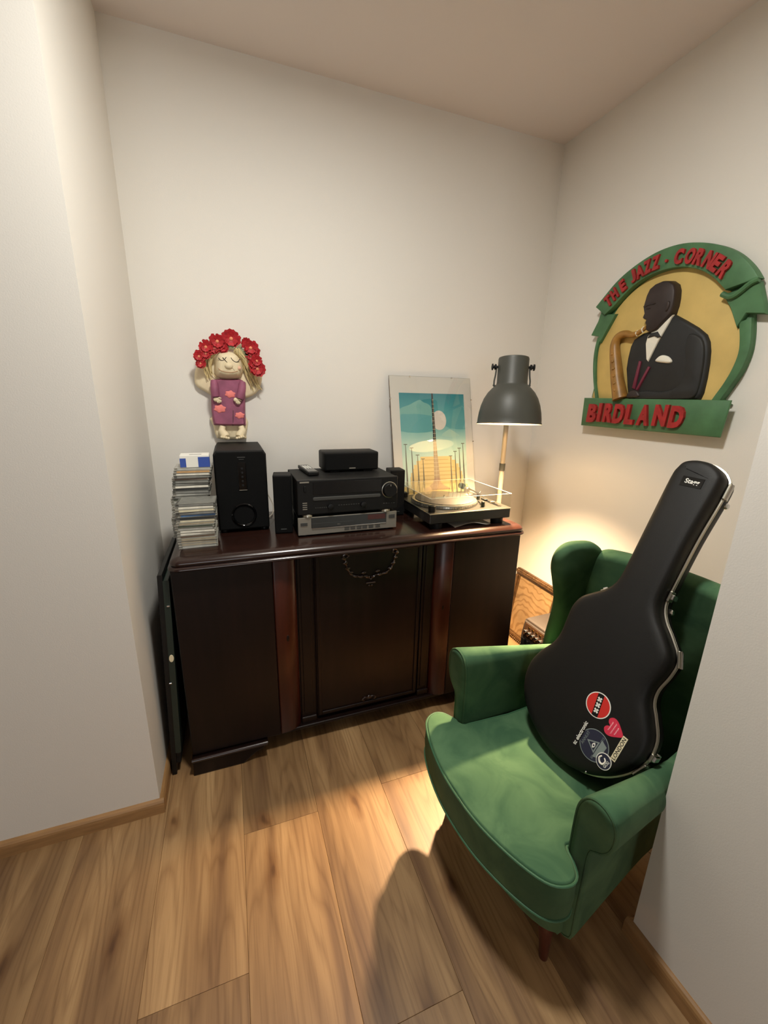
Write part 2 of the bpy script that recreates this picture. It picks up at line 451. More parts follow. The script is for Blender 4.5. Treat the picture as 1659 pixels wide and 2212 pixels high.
obj('ceiling', box(BM(), X_FAR-0.1, XR+0.1, Y_REAR-0.1, YB+0.1, ZC, ZC+0.1), M['ceil'], kind='structure')
floor = obj('floor', box(BM(), X_FAR-0.1, XR+0.1, Y_REAR-0.1, YB+0.1, -0.10, -0.012), M['under'], kind='structure')
PW, PLN = 0.278, 1.385
_pl = {}
def plank(x0, y0, y1):
    key = round(y1-y0, 4)
    if key not in _pl:
        t = box(BM(), 0.0003, PW-0.0003, 0.0003, y1-y0-0.0003, -0.012, 0.0, 0.0007, 1)
        o = obj('plank', t, M['oak'], floor); _pl[key] = o.data
    else:
        o = bpy.data.objects.new('plank', _pl[key]); COL.objects.link(o); o.parent = floor
    o.location = (x0, y0, 0)
random.seed(4)
joints = {-2: 0.36, -1: 0.853, 0: 1.26, 1: 0.62, 2: 1.292, 3: 0.9, 4: 0.45, 5: 1.1}
for c in range(-18, 7):
    x0 = 0.215+(c-1)*PW
    if x0 < X_FAR-0.2 or x0 > XR: continue
    j = joints.get(c, random.uniform(0, PLN))
    ya = j
    while ya > Y_REAR: ya -= PLN
    while ya < YB:
        a, b = max(ya, Y_REAR), min(ya+PLN, YB)
        if b-a > 0.02: plank(x0, a, b)
        ya += PLN

def skirting(name, p0, p1, nrm):
    """rounded oak skirting from p0 to p1 against a wall whose outward normal is nrm"""
    p0, p1, n = Vector((*p0, 0)), Vector((*p1, 0)), Vector((*nrm, 0))
    prof = [(0, 0), (0.016, 0), (0.016, 0.040), (0.0145, 0.049), (0.010, 0.056), (0.004, 0.060), (0, 0.060)]
    bm = BM()
    rings(bm, [[q+n*d+Vector((0, 0, h)) for d, h in prof] for q in (p0, p1)])
    return obj(name, bm, M['skirt'], kind='structure')
skirting('baseboard_left', (X_FAR, YC), (XL+0.016, YC), (0, -1))
skirting('baseboard_left_side', (XL, YC), (XL, YB), (1, 0))
skirting('baseboard_back', (XL+0.016, YB), (XR, YB), (0, -1))
skirting('baseboard_right', (XR, YN+0.016), (XR, YB-0.016), (-1, 0))
skirting('baseboard_near_right', (XN, Y_REAR), (XN, YN+0.016), (-1, 0))
skirting('baseboard_near_end', (XN, YN), (XR, YN), (0, 1))
skirting('baseboard_far_left', (X_FAR, Y_REAR), (X_FAR, YC-0.016), (1, 0))
skirting('baseboard_rear', (X_FAR+0.016, Y_REAR), (XN-0.016, Y_REAR), (0, 1))

# ------------------------------------------------------------------ sideboard
SX0, SX1, SY0, SY1, ST = -0.258, 1.330, 1.558, 2.185, 1.0
sb = thing('sideboard', 'long dark mahogany sideboard with three doors carrying the stereo', 'sideboard', (0.53, 1.87, 0))
def sbl(name, bm, mt, parent=sb, smooth_=False):
    off = Vector((-0.53, -1.87, 0))
    if parent is sb:
        for v in bm.verts: v.co += off
        return obj(name, bm, mt, sb, smooth_)
    for v in bm.verts: v.co += off
    return obj(name, bm, mt, parent, smooth_)
bm = BM()
slab(bm, rrect(SX0, SX1, SY0, SY1, 0.045, 8), XY, [(0.016, 0.948), (0.004, 0.951), (0.0, 0.955), (0.0, 0.959), (0.004, 0.964), (0.012, 0.967),
     (0.009, 0.971), (0.007, 0.977), (0.010, 0.984), (0.017, 0.991), (0.027, 0.996), (0.04, 0.9992), (0.046, ST)])
sbl('top', bm, M['woodtop'], smooth_=True)
sbl('carcass', box(BM(), -0.254, 1.326, 1.648, 2.175, 0.085, 0.95, 0.003), M['wood'])
def door_plan(x0, x1, yf, yb, bl, br):
    """plan outline with a convex curve of width bl / br at the two ends"""
    p = [(x0, yb)]
    n = 10
    if bl:
        for k in range(n+1):
            a = k/n*math.pi/2; p.append((x0+bl*(1-math.cos(a)), yb-0.006-(yb-0.006-yf)*math.sin(a)))
    else: p += [(x0, yf+0.004), (x0+0.004, yf)]
    if br:
        for k in range(n, -1, -1):
            a = k/n*math.pi/2; p.append((x1-br*(1-math.cos(a)), yb-0.006-(yb-0.006-yf)*math.sin(a)))
    else: p += [(x1-0.004, yf), (x1, yf+0.004)]
    p.append((x1, yb)); return p
def vdoor(name, plan, z0, z1, mt):
    bm = BM(); slab(bm, plan, XY, [(0.002, z0), (0, z0+0.002), (0, z1-0.002), (0.002, z1)])
    return sbl(name, bm, mt, smooth_=True)
dl = vdoor('door', door_plan(-0.253, 0.116, 1.600, 1.648, 0, 0), 0.095, 0.941, M['wood'])
dr = vdoor('door', door_plan(0.952, 1.325, 1.600, 1.648, 0, 0), 0.095, 0.941, M['wood'])
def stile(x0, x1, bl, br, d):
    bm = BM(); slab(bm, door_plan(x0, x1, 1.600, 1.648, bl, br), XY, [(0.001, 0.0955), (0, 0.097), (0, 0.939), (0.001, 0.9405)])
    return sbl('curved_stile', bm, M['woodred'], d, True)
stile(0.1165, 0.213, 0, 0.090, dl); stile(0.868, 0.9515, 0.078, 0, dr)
dc = vdoor('door', door_plan(0.290, 0.802, 1.634, 1.648, 0, 0), 0.115, 0.941, M['wood'])
# bead frame on the middle door
bm = BM()
for a in ((0.296, 0.312), (0.780, 0.796)): box(bm, a[0], a[1], 1.627, 1.634, 0.121, 0.935, 0.003)
for a in ((0.121, 0.137), (0.919, 0.935)): box(bm, 0.312, 0.780, 1.627, 1.634, a[0], a[1], 0.003)
sbl('bead_frame', bm, M['wood'], dc)
# flat pilasters beside it
for x0, x1 in ((0.218, 0.284), (0.808, 0.864)):
    bm = BM(); box(bm, x0, x1, 1.636, 1.648, 0.13, 0.941, 0.002)
    p = sbl('pilaster', bm, M['wood'])
    bm = BM(); box(bm, x0+0.012, x1-0.012, 1.631, 1.637, 0.15, 0.925, 0.002)
    sbl('raised_field', bm, M['wood'], p)
    bm = BM(); box(bm, x0-0.003, x1+0.003, 1.625, 1.648, 0.098, 0.13, 0.005)
    sbl('base_block', bm, M['wood'], p)
# carved garland on the middle door (left and right scrolls, drop) and the small carving below
fc = F((0.545, 1.634, 0.0), (1, 0, 0), (0, 0, 1), (0, -1, 0))
bm = BM()
for s in (-1, 1):
    pth = smooth([(0.128, 0.918), (0.117, 0.895), (0.112, 0.868), (0.100, 0.840), (0.080, 0.818), (0.050, 0.810), (0.022, 0.808), (0.0, 0.792)], 6, False)
    tube(bm, [fc.p(s*x, z, 0.004) for x, z in pth], [0.0035+0.004*abs(math.sin(i*0.55)) for i in range(len(pth))], 8)
    tube(bm, [fc.p(s*x, z, 0.004) for x, z in smooth([(0.128, 0.918), (0.112, 0.926), (0.104, 0.914), (0.112, 0.908)], 6, False)], 0.005, 8)
    for x, z, r in ((0.118, 0.882, 0.010), (0.107, 0.856, 0.010), (0.092, 0.834, 0.009), (0.064, 0.812, 0.009), (0.033, 0.826, 0.010), (0.014, 0.803, 0.010), (0.124, 0.905, 0.010)):
        ball(bm, fc.p(s*x, z, 0.003), r, 1.25, 0.6, 0.8, 10)
tube(bm, [fc.p(-0.022, 0.774, 0.004), fc.p(0.022, 0.774, 0.004)], 0.005, 8)
for x in (-0.006, 0.007): ball(bm, fc.p(x, 0.760, 0.003), 0.0055, 1, 0.7, 1, 8)
sbl('carved_garland', bm, M['carved'], dc, True)
bm = BM()
for s in (-1, 1):
    tube(bm, [fc.p(s*x, z, 0.003) for x, z in smooth([(0.0, 0.150), (0.018, 0.160), (0.034, 0.152), (0.026, 0.142)], 5, False)], 0.005, 8)
ball(bm, fc.p(0, 0.158, 0.003), 0.012, 1, 0.6, 1, 10)
sbl('carved_drop', bm, M['carved'], dc, True)
# keyholes
for d, x, z in ((dl, 0.165, 0.576), (dr, 0.915, 0.60)):
    fk = F((x, 1.6065, z), (1, 0, 0), (0, 0, 1), (0, -1, 0))
    bm = BM(); puff(bm, [(p[0], p[1]) for p in circ(0, 0, 0.009, 16, 1.9)], fk, -0.006, 0.003, 0.004, 3)
    k = sbl('keyhole_plate', bm, M['wood'], d, True)
# bottom rail and feet
sbl('bottom_rail', box(BM(), -0.25, 1.322, 1.61, 1.66, 0.083, 0.098, 0.004), M['wood'])
for s, xa, xb in ((1, -0.256, 0.055), (-1, 1.328, 1.015)):
    pf = [(xa, 0.0), (xa+s*0.205, 0.0), (xa+s*0.232, 0.022), (xa+s*0.262, 0.045), (xa+s*0.292, 0.055), (xa+s*0.306, 0.075), (xb, 0.078), (xb, 0.087), (xa, 0.087)]
    bm = BM(); prism(bm, pf, F((0, 1.66, 0), (1, 0, 0), (0, 0, 1), (0, -1, 0)), -0.42, 0.075, 0.005)
    ft = sbl('foot', bm, M['wood'])
    bm = BM(); tube(bm, [(min(xa, xb), 1.583, 0.083), (max(xa, xb), 1.583, 0.083)], 0.009, 10)
    sbl('foot_moulding', bm, M['woodtop'], ft, True)

# ------------------------------------------------------------------ CD stacks
ORD = ['topmost', 'second', 'third', 'fourth', 'fifth', 'sixth', 'seventh', 'eighth', 'ninth', 'tenth', 'eleventh', 'twelfth', 'thirteenth', 'fourteenth', 'fifteenth',
       'sixteenth', 'seventeenth', 'eighteenth', 'nineteenth', 'twentieth', 'twenty-first', 'twenty-second', 'twenty-third', 'twenty-fourth', 'twenty-fifth', 'twenty-sixth', 'twenty-seventh', 'twenty-eighth']
SPC = dict(white=(226, 222, 208), cream=(214, 206, 176), grey=(128, 128, 122), blue=(70, 110, 158), black=(30, 30, 28), beige=(160, 148, 124), green=(62, 70, 54), tan=(190, 148, 96), brown=(96, 78, 62), silver=(172, 172, 164))
SPM = {k: mat('cd_insert_'+k, v, 0.4, var=0.15, scale=60, coat=0.3) for k, v in SPC.items()}
_cd = {}
CDH = 0.01045
def cd(x, y, z, yaw_, colour, dark, label):
    o = thing('cd_case', label, 'CD case', (x, y, z), (0, 0, R(yaw_)), 'CDs in the two stacks on the sideboard')
    if 'shell' not in _cd:
        t = BM(); box(t, -0.0705, 0.0705, -0.0615, 0.0625, 0.0003, 0.0016, 0.0004, 1); box(t, -0.0705, 0.0705, -0.0615, 0.0625, 0.0088, 0.0101, 0.0004, 1)
        box(t, -0.069, 0.069, -0.059, 0.0615, 0.0015, 0.0089)
        _cd['shell'] = obj('case', t, M['cdclear'], o)
        t = BM(); box(t, -0.058, 0.064, -0.0613, -0.0585, 0.0017, 0.0087); box(t, -0.062, 0.066, -0.055, 0.058, 0.0101, 0.01025)
        _cd['spine'] = obj('insert_'.strip('_'), t, SPM['grey'], o)
        a, b = _cd['shell'], _cd['spine']
        for q in (a, b): q.data.materials[0] = q.data.materials[0]
    else:
        a = _cd['shell'].copy(); b = _cd['spine'].copy()
        for q in (a, b): COL.objects.link(q); q.parent = o
    for q, mm in ((a, M['cddark'] if dark else M['cdclear']), (b, SPM[colour])):
        q.material_slots[0].link = 'OBJECT'; q.material_slots[0].material = mm
random.seed(11)
front = ['grey', 'white', 'cream', 'grey', 'blue', 'black', 'cream', 'beige', 'green', 'silver', 'white', 'white', 'brown', 'beige', 'beige', 'beige', 'silver']
nF = len(front)
for i in range(nF):                       # i = 0 is the bottom one
    c = front[nF-1-i]; tpos = nF-1-i
    xo = -0.153+random.uniform(-0.003, 0.003)+(0.003 if i > 9 else -0.002 if i > 6 else 0.0)
    cd(xo, 1.738+random.uniform(-0.003, 0.003), ST+i*CDH, random.uniform(-2, 2), c, tpos in (0, 3, 5),
       '%s CD case from the top of the front stack, %s spine' % (ORD[tpos], c) if tpos else 'topmost CD case of the front stack, clear lid and grey insert')
back = ['silver', 'tan', 'white', 'grey', 'brown', 'grey', 'grey', 'white', 'black', 'grey', 'silver', 'grey', 'green', 'silver', 'grey', 'beige', 'black', 'white', 'grey', 'beige', 'grey', 'silver', 'grey', 'beige', 'grey', 'silver', 'grey', 'grey']
nB = len(back)
for i in range(nB):
    c = back[nB-1-i]; tpos = nB-1-i
    xo = -0.186+0.030*(i/nB)**2.0+random.uniform(-0.004, 0.004)
    cd(xo, 1.885+random.uniform(-0.004, 0.004), ST+i*CDH, random.uniform(-2.5, 2.5), c, tpos in (3, 5, 6, 8, 9, 11),
       '%s CD case from the top of the taller back stack, %s spine' % (ORD[tpos], c) if tpos else 'topmost CD case of the taller back stack, under the blue box')
zt = ST+nB*CDH
bx_ = thing('small_box', 'small blue and white cardboard box on top of the back CD stack', 'box', (-0.149, 1.872, zt), (0, 0, R(2)))
obj('carton', box(BM(), -0.055, 0.055, -0.042, 0.042, 0.0004, 0.049, 0.0012), M['white'], bx_)
bm = BM(); box(bm, -0.0554, -0.033, -0.0424, 0.0424, 0.002, 0.038); obj('blue_end', bm, M['blue'], bx_)
bm = BM(); box(bm, 0.012, 0.0554, -0.0424, 0.0424, 0.0008, 0.042); obj('blue_end', bm, M['blue'], bx_)
bm = BM(); box(bm, -0.02, 0.026, -0.02, -0.006, 0.049, 0.0494); obj('printed_line', bm, SPM['grey'], bx_)

# ------------------------------------------------------------------ subwoofer
sw = thing('subwoofer', 'tall black subwoofer box with round bass port, under the hanging doll', 'subwoofer', (0.027, 1.833, ST))
fS = F((0, 0, 0), (1, 0, 0), (0, 0, 1), (0, -1, 0))
bm = BM()
cs = [(-0.106, 0.012), (0.106, 0.012), (0.106, 0.340), (0.094, 0.357), (-0.094, 0.357), (-0.106, 0.340)]
slab(bm, cs, fS, [(0.004, -0.352), (0, -0.348), (0, -0.008), (0.006, 0.0)])
obj('cabinet', bm, M['blackm'], sw)
bm = BM(); slab(bm, [(-0.101, 0.016), (0.101, 0.016), (0.101, 0.338), (0.090, 0.352), (-0.090, 0.352), (-0.101, 0.338)], fS, [(0, 0.0), (0, 0.004), (0.004, 0.006)])
fp = obj('front_panel', bm, M['blacksoft'], sw)
bm = BM(); prism(bm, rrect(-0.013, 0.021, 0.188, 0.310, 0.004), fS, 0.004, 0.0085, 0.002); dp = obj('display', bm, M['blackg'], sw)
bm = BM(); fbox(bm, fS, -0.012, 0.020, 0.1885, 0.1905, 0.0085, 0.0092); obj('trim_line', bm, M['alu'], dp)
for k in range(5):
    bm = BM(); prism(bm, circ(0.004, 0.21+k*0.018, 0.005, 12), fS, 0.008, 0.0105, 0.001); obj('button', bm, M['black'], dp)
bm = BM(); fbox(bm, fS, -0.012, 0.020, 0.328, 0.331, 0.005, 0.0068); fbox(bm, fS, -0.006, 0.014, 0.320, 0.322, 0.005, 0.0066); obj('maker_plate', bm, M['darkbtn'], sw)
bm = BM(); fr = F((0.001, 0, 0.080), (1, 0, 0), (0, 0, 1), (0, -1, 0))
lathe(bm, [(0.052, 0.004), (0.052, 0.010), (0.047, 0.013), (0.042, 0.009), (0.038, -0.01), (0.036, -0.08)], fr, 40, cap0=False, cap1=True)
obj('bass_port', bm, M['blackg'], sw, True)
for x in (-0.085, 0.085):
    for y in (0.03, 0.32):
        bm = BM(); lathe(bm, [(0.014, 0), (0.016, 0.002), (0.016, 0.013)], F((x, y, 0), (1, 0, 0), (0, 1, 0)), 16); obj('foot', bm, M['black'], sw)

# ------------------------------------------------------------------ satellite and centre speakers
def satellite(loc, rz, hgt, label):
    t = thing('satellite_speaker', label, 'speaker', loc, (0, 0, R(rz)), 'pair of small satellite speakers')
    obj('cabinet', box(BM(), -0.038, 0.038, -0.004, 0.085, 0, hgt, 0.004), M['blackm'], t)
    bm = BM(); box(bm, -0.036, 0.036, -0.010, -0.003, 0.004, hgt-0.003, 0.003); g = obj('grille', bm, M['blacksoft'], t)
    bm = BM(); box(bm, -0.012, 0.012, -0.0112, -0.0098, 0.020, 0.024); obj('badge', bm, M['darkbtn'], g)
    return t
satellite((0.187, 1.765, ST), -8, 0.258, 'narrow black satellite speaker left of the stereo receiver, nearest the subwoofer')
satellite((0.772, 1.900, ST), -4, 0.236, 'narrow black satellite speaker between the receiver and the turntable')

# ------------------------------------------------------------------ CD player
cp = thing('cd_player', 'flat silver-fronted CD player at the bottom of the stereo stack', 'CD player', (0.461, 1.689, ST))
obj('chassis', box(BM(), -0.222, 0.222, 0.006, 0.28, 0.008, 0.084, 0.002), M['black'], cp)
obj('front_panel', box(BM(), -0.224, 0.224, -0.004, 0.007, 0.008, 0.086, 0.002), M['silver'], cp)
fd = F((0, -0.004, 0), (1, 0, 0), (0, 0, 1), (0, -1, 0))
bm = BM(); prism(bm, [(-0.168, 0.038), (0.174, 0.034), (0.174, 0.083), (-0.168, 0.083)], fd, -0.002, 0.002, 0.001); o = obj('display', bm, M['greydisp'], cp)
bm = BM(); fbox(bm, fd, 0.085, 0.168, 0.056, 0.079, 0.002, 0.0026); obj('red_window', bm, M['reddisp'], o)
bm = BM(); fbox(bm, fd, -0.166, 0.02, 0.0385, 0.058, 0.0, 0.004, 0.001); d = obj('disc_tray', bm, M['greydisp'], cp)
bm = BM(); fbox(bm, fd, -0.166, 0.173, 0.0335, 0.037, 0.0, 0.004, 0.001); obj('bright_rail', bm, M['chrome'], cp)
bm = BM(); tx(bm, 'disc', fd, -0.055, 0.046, 0.014, 0.006, 0.0043); obj('disc_mark', bm, M['silver'], d)
for x0, x1, y0, y1 in ((-0.213, -0.184, 0.050, 0.064), (0.186, 0.214, 0.056, 0.072)):
    bm = BM(); fbox(bm, fd, x0, x1, y0, y1, 0, 0.004, 0.001); obj('button', bm, M['darkbtn'], cp)
for x in (-0.022, 0.005, 0.034, 0.06, 0.09, 0.122):
    for y in (0.017, 0.025):
        bm = BM(); fbox(bm, fd, x, x+0.022, y, y+0.005, 0, 0.0025, 0.0008); obj('button', bm, M['darkbtn'], cp)
for x in (-0.19, 0.19):
    for y in (0.03, 0.25):
        bm = BM(); lathe(bm, [(0.016, 0), (0.016, 0.009)], F((x, y, 0), (1, 0, 0), (0, 1, 0)), 16); obj('foot', bm, M['black'], cp)

# ------------------------------------------------------------------ receiver
av = thing('stereo_receiver', 'big black stereo receiver with large volume knob on the CD player', 'receiver', (0.461, 1.689, ST+0.086))
obj('chassis', box(BM(), -0.222, 0.222, 0.006, 0.29, 0.013, 0.160, 0.003), M['blackm'], av)
obj('front_panel', box(BM(), -0.224, 0.224, -0.010, 0.008, 0.013, 0.162, 0.004), M['black'], av)
fa = F((0, -0.010, 0), (1, 0, 0), (0, 0, 1), (0, -1, 0))
bm = BM(); prism(bm, rrect(-0.158, 0.146, 0.098, 0.152, 0.004), fa, -0.002, 0.0015, 0.001); o = obj('display_window', bm, M['blackg'], av)
bm = BM(); prism(bm, rrect(-0.160, 0.142, 0.072, 0.088, 0.007), fa, -0.002, 0.004, 0.003); obj('flap_ridge', bm, M['darkbtn'], av)
bm = BM(); lathe(bm, [(0.0365, -0.001), (0.0365, 0.003), (0.034, 0.004), (0.033, 0.002)], F((0.183, -0.010, 0.103), (1, 0, 0), (0, 0, 1), (0, -1, 0)), 40, cap0=False, cap1=False); rg = obj('knob_ring', bm, M['alu'], av, True)
bm = BM(); lathe(bm, [(0.032, 0), (0.031, 0.017), (0.029, 0.019), (0.010, 0.018), (0.0, 0.018)], F((0.183, -0.010, 0.103), (1, 0, 0), (0, 0, 1), (0, -1, 0)), 40, cap1=False); kn = obj('volume_knob', bm, M['black'], av, True)
bm = BM(); fbox(bm, fa, 0.181, 0.185, 0.122, 0.130, 0.0185, 0.0195); obj('pointer', bm, M['silver'], kn)
for x in (-0.085, 0.062):
    bm = BM(); lathe(bm, [(0.014, 0), (0.013, 0.013), (0.011, 0.014), (0, 0.014)], F((x, -0.010, 0.044), (1, 0, 0), (0, 0, 1), (0, -1, 0)), 24, cap1=False); obj('tone_knob', bm, M['black'], av, True)
bm = BM(); fbox(bm, fa, -0.212, -0.174, 0.150, 0.156, 0, 0.0012); obj('maker_plate', bm, M['silver'], av)
bm = BM(); prism(bm, rrect(-0.197, -0.187, 0.112, 0.138, 0.004), fa, 0, 0.006, 0.002); obj('power_button', bm, M['black'], av)
bm = BM()
for k in range(4): fbox(bm, fa, -0.203, -0.184, 0.036+k*0.009, 0.040+k*0.009, 0, 0.0008)
obj('printed_mark', bm, M['silver'], av)
bm = BM()
for k in range(9): fbox(bm, fa, -0.05+k*0.011, -0.044+k*0.011, 0.046, 0.049, 0, 0.002)
for k in range(6): fbox(bm, fa, -0.15+k*0.009, -0.145+k*0.009, 0.040, 0.043, 0, 0.002)
for k in range(5): fbox(bm, fa, 0.155+k*0.012, 0.162+k*0.012, 0.040, 0.043, 0, 0.002)
obj('small_buttons', bm, M['darkbtn'], av)
for x in (-0.18, 0.172):
    bm = BM(); lathe(bm, [(0.021, 0), (0.023, 0.002), (0.023, 0.008), (0.020, 0.013)], F((x, 0.012, 0), (1, 0, 0), (0, 1, 0)), 24); obj('foot', bm, M['alu'], av, True)
    bm = BM(); lathe(bm, [(0.021, 0), (0.023, 0.002), (0.023, 0.008), (0.020, 0.013)], F((x, 0.25, 0), (1, 0, 0), (0, 1, 0)), 24); obj('foot', bm, M['alu'], av, True)
AT = ST+0.086+0.160
rc = thing('remote_control', 'slim dark remote control lying on the receiver', 'remote control', (0.319, 1.88, AT+0.002), (0, 0, R(4)))
obj('body', box(BM(), -0.024, 0.024, -0.105, 0.105, 0, 0.017, 0.004), M['black'], rc)
bm = BM(); box(bm, -0.020, 0.020, -0.09, 0.098, 0.0168, 0.0174); obj('key_plate', bm, M['greydisp'], rc)
bm = BM()
for i in range(3):
    for j in range(5): box(bm, -0.015+i*0.011, -0.008+i*0.011, -0.01+j*0.016, -0.002+j*0.016, 0.0172, 0.0188)
obj('keys', bm, M['white'], rc)
ce = thing('centre_speaker', 'wide black centre speaker standing on the receiver', 'speaker', (0.518, 1.845, AT))
bm = BM(); slab(bm, rrect(-0.131, 0.131, 0.006, 0.092, 0.008, 5), fS, [(0.004, -0.125), (0, -0.12), (0, -0.006), (0.004, 0.0)]); obj('cabinet', bm, M['blackm'], ce, True)
bm = BM(); slab(bm, rrect(-0.127, 0.127, 0.010, 0.088, 0.008, 5), fS, [(0, -0.001), (0, 0.004), (0.004, 0.008)]); g = obj('grille', bm, M['blacksoft'], ce, True)
bm = BM(); fbox(bm, fS, -0.015, 0.015, 0.0165, 0.0215, 0.0075, 0.009); obj('badge', bm, M['silver'], g)
for x in (-0.08, 0.08):
    bm = BM(); box(bm, x-0.02, x+0.02, 0.01, 0.11, 0, 0.0065, 0.002); obj('foot', bm, M['black'], ce)

# ------------------------------------------------------------------ turntable
tt = thing('turntable', 'black record player under its clear acrylic lid on the sideboard', 'turntable', (1.037, 1.80, ST))
obj('plinth', box(BM(), -0.218, 0.218, -0.188, 0.205, 0.030, 0.076, 0.004), M['plinth'], tt)
obj('top_plate', box(BM(), -0.214, 0.214, -0.184, 0.201, 0.0755, 0.079, 0.001), M['plate'], tt)
bm = BM()
for a in ((-0.219, 0.219, -0.190, -0.186), (-0.219, 0.219, 0.203, 0.207), (-0.220, -0.216, -0.188, 0.206), (0.216, 0.220, -0.188, 0.206)): box(bm, *a, 0.0745, 0.079, 0.0006, 1)
obj('edge_trim', bm, M['alu'], tt)
for x in (-0.165, 0.170):
    for y in (-0.15, 0.165):
        bm = BM(); lathe(bm, [(0.028, 0), (0.030, 0.003), (0.030, 0.026), (0.024, 0.031)], F((x, y, 0), (1, 0, 0), (0, 1, 0)), 24); obj('foot', bm, M['black'], tt, True)
fp_ = F((-0.042, 0.012, 0), (1, 0, 0), (0, 1, 0))
bm = BM(); lathe(bm, [(0.160, 0.079), (0.166, 0.080), (0.1665, 0.090), (0.163, 0.097), (0.150, 0.098), (0.148, 0.0975)], fp_, 64); pt = obj('platter', bm, M['platter'], tt, True)
bm = BM(); lathe(bm, [(0.149, 0.097), (0.149, 0.1005), (0.146, 0.1015), (0.0, 0.1015)], fp_, 64, cap1=False); obj('slip_mat', bm, M['mat_rubber'], pt, True)
bm = BM(); lathe(bm, [(0.004, 0.10), (0.004, 0.112), (0.002, 0.115)], fp_, 12); obj('spindle', bm, M['chrome'], pt, True)
bm = BM()
for k in range(90):
    a = 2*math.pi*k/90
    for h in (0.083, 0.087, 0.091):
        ball(bm, fp_.p(0.1665*math.cos(a), 0.1665*math.sin(a), h), 0.0016, 1, 1, 1, 6)
obj('strobe_dots', bm, M['darkbtn'], pt, kind='stuff')
bm = BM(); lathe(bm, [(0.017, 0.079), (0.018, 0.081), (0.018, 0.108), (0.015, 0.110), (0, 0.110)], F((-0.19, -0.150, 0), (1, 0, 0), (0, 1, 0)), 24, cap1=False); obj('strobe_knob', bm, M['black'], tt, True)
bm = BM(); lathe(bm, [(0.009, 0.079), (0.009, 0.105), (0.007, 0.107)], F((0.093, -0.135, 0), (1, 0, 0), (0, 1, 0)), 16); obj('target_light', bm, M['black'], tt, True)
bm = BM(); box(bm, -0.205, -0.185, 0.145, 0.175, 0.079, 0.105, 0.003); obj('adapter_block', bm, M['black'], tt)
bm = BM(); box(bm, 0.172, 0.192, -0.15, -0.02, 0.0785, 0.081, 0.001); obj('pitch_slot', bm, M['blackg'], tt)
bm = BM(); box(bm, 0.170, 0.194, -0.092, -0.078, 0.080, 0.090, 0.002); obj('pitch_slider', bm, M['alu'], tt)
bm = BM(); lathe(bm, [(0.036, 0.079), (0.036, 0.087), (0.031, 0.092), (0.016, 0.093), (0.016, 0.118), (0.012, 0.122)], F((0.155, 0.12, 0), (1, 0, 0), (0, 1, 0)), 28); tb = obj('tonearm_base', bm, M['alu'], tt, True)
bm = BM(); tube(bm, smooth([(0.158, 0.165, 0.116), (0.155, 0.12, 0.117), (0.150, 0.04, 0.117), (0.142, -0.03, 0.115), (0.128, -0.075, 0.112), (0.120, -0.092, 0.111)], 5, False), 0.0045, 10); ta = obj('tonearm', bm, M['chrome'], tt, True)
bm = BM(); box(bm, 0.108, 0.126, -0.125, -0.090, 0.104, 0.113, 0.002); obj('headshell', bm, M['black'], ta)
bm = BM(); lathe(bm, [(0.015, -0.02), (0.016, -0.018), (0.016, 0.012), (0.014, 0.014)], F((0.159, 0.178, 0.116), (1, 0, 0), (0, 0, 1), (0, -1, 0)), 20); obj('counterweight', bm, M['blackg'], ta, True)
bm = BM(); box(bm, 0.148, 0.160, -0.004, 0.010, 0.079, 0.110, 0.002); tube(bm, [(0.154, 0.003, 0.108), (0.170, 0.010, 0.120)], 0.0025, 6); obj('arm_rest', bm, M['black'], tt)
lid = BM()
lx0, lx1, ly0, ly1, lz0, lz1, lt = -0.2165, 0.2165, -0.187, 0.204, 0.0795, 0.150, 0.003
box(lid, lx0, lx1, ly0, ly1, lz1-lt, lz1)
box(lid, lx0, lx1, ly0, ly0+lt, lz0, lz1-lt); box(lid, lx0, lx1, ly1-lt, ly1, lz0, lz1-lt)
box(lid, lx0, lx0+lt, ly0+lt, ly1-lt, lz0, lz1-lt); box(lid, lx1-lt, lx1, ly0+lt, ly1-lt, lz0, lz1-lt)
ld = obj('lid', lid, M['glass'], tt)
bm = BM()
for a in ((lx0, lx1, ly0-0.0003, ly0+0.002), (lx0, lx1, ly1-0.002, ly1+0.0003)): box(bm, *a, lz1-0.0010, lz1+0.0003)
for a in ((lx0-0.0003, lx0+0.002, ly0, ly1), (lx1-0.002, lx1+0.0003, ly0, ly1)): box(bm, *a, lz1-0.0018, lz1+0.0004)
obj('lid_rim', bm, mat('frosted_acrylic_edge', (190, 186, 172), 0.3), ld)
pp = thing('paper_sheet', 'crumpled white paper sheet tucked under the turntable', 'paper', (1.06, 1.66, ST))
bm = BM(); rr = []
for i in range(15):
    x = -0.10+i*0.0145
    h = 0.0008+0.016*max(0, math.sin(i/14*math.pi*1.15-0.3))**2
    rr.append([(x, -0.035+0.012*math.sin(i*0.5), h), (x, 0.06, h*0.7+0.0006), (x, 0.06, h*0.7), (x, -0.035+0.012*math.sin(i*0.5), h-0.0006)])
rings(bm, rr); obj('sheet', bm, M['paper'], pp, True)
cb = thing('power_cord', 'thin pale cord hanging behind the gap between subwoofer and speaker', 'cord', (0.16, 2.10, ST))
bm = BM(); tube(bm, smooth([(-0.012, 0.06, 0.10), (0.004, 0.05, 0.070), (0.016, 0.03, 0.035), (0.010, 0.0, 0.006), (-0.005, -0.05, 0.004), (-0.02, -0.08, 0.004)], 6, False), 0.0025, 8)
obj('cord', bm, M['cord'], cb, True)

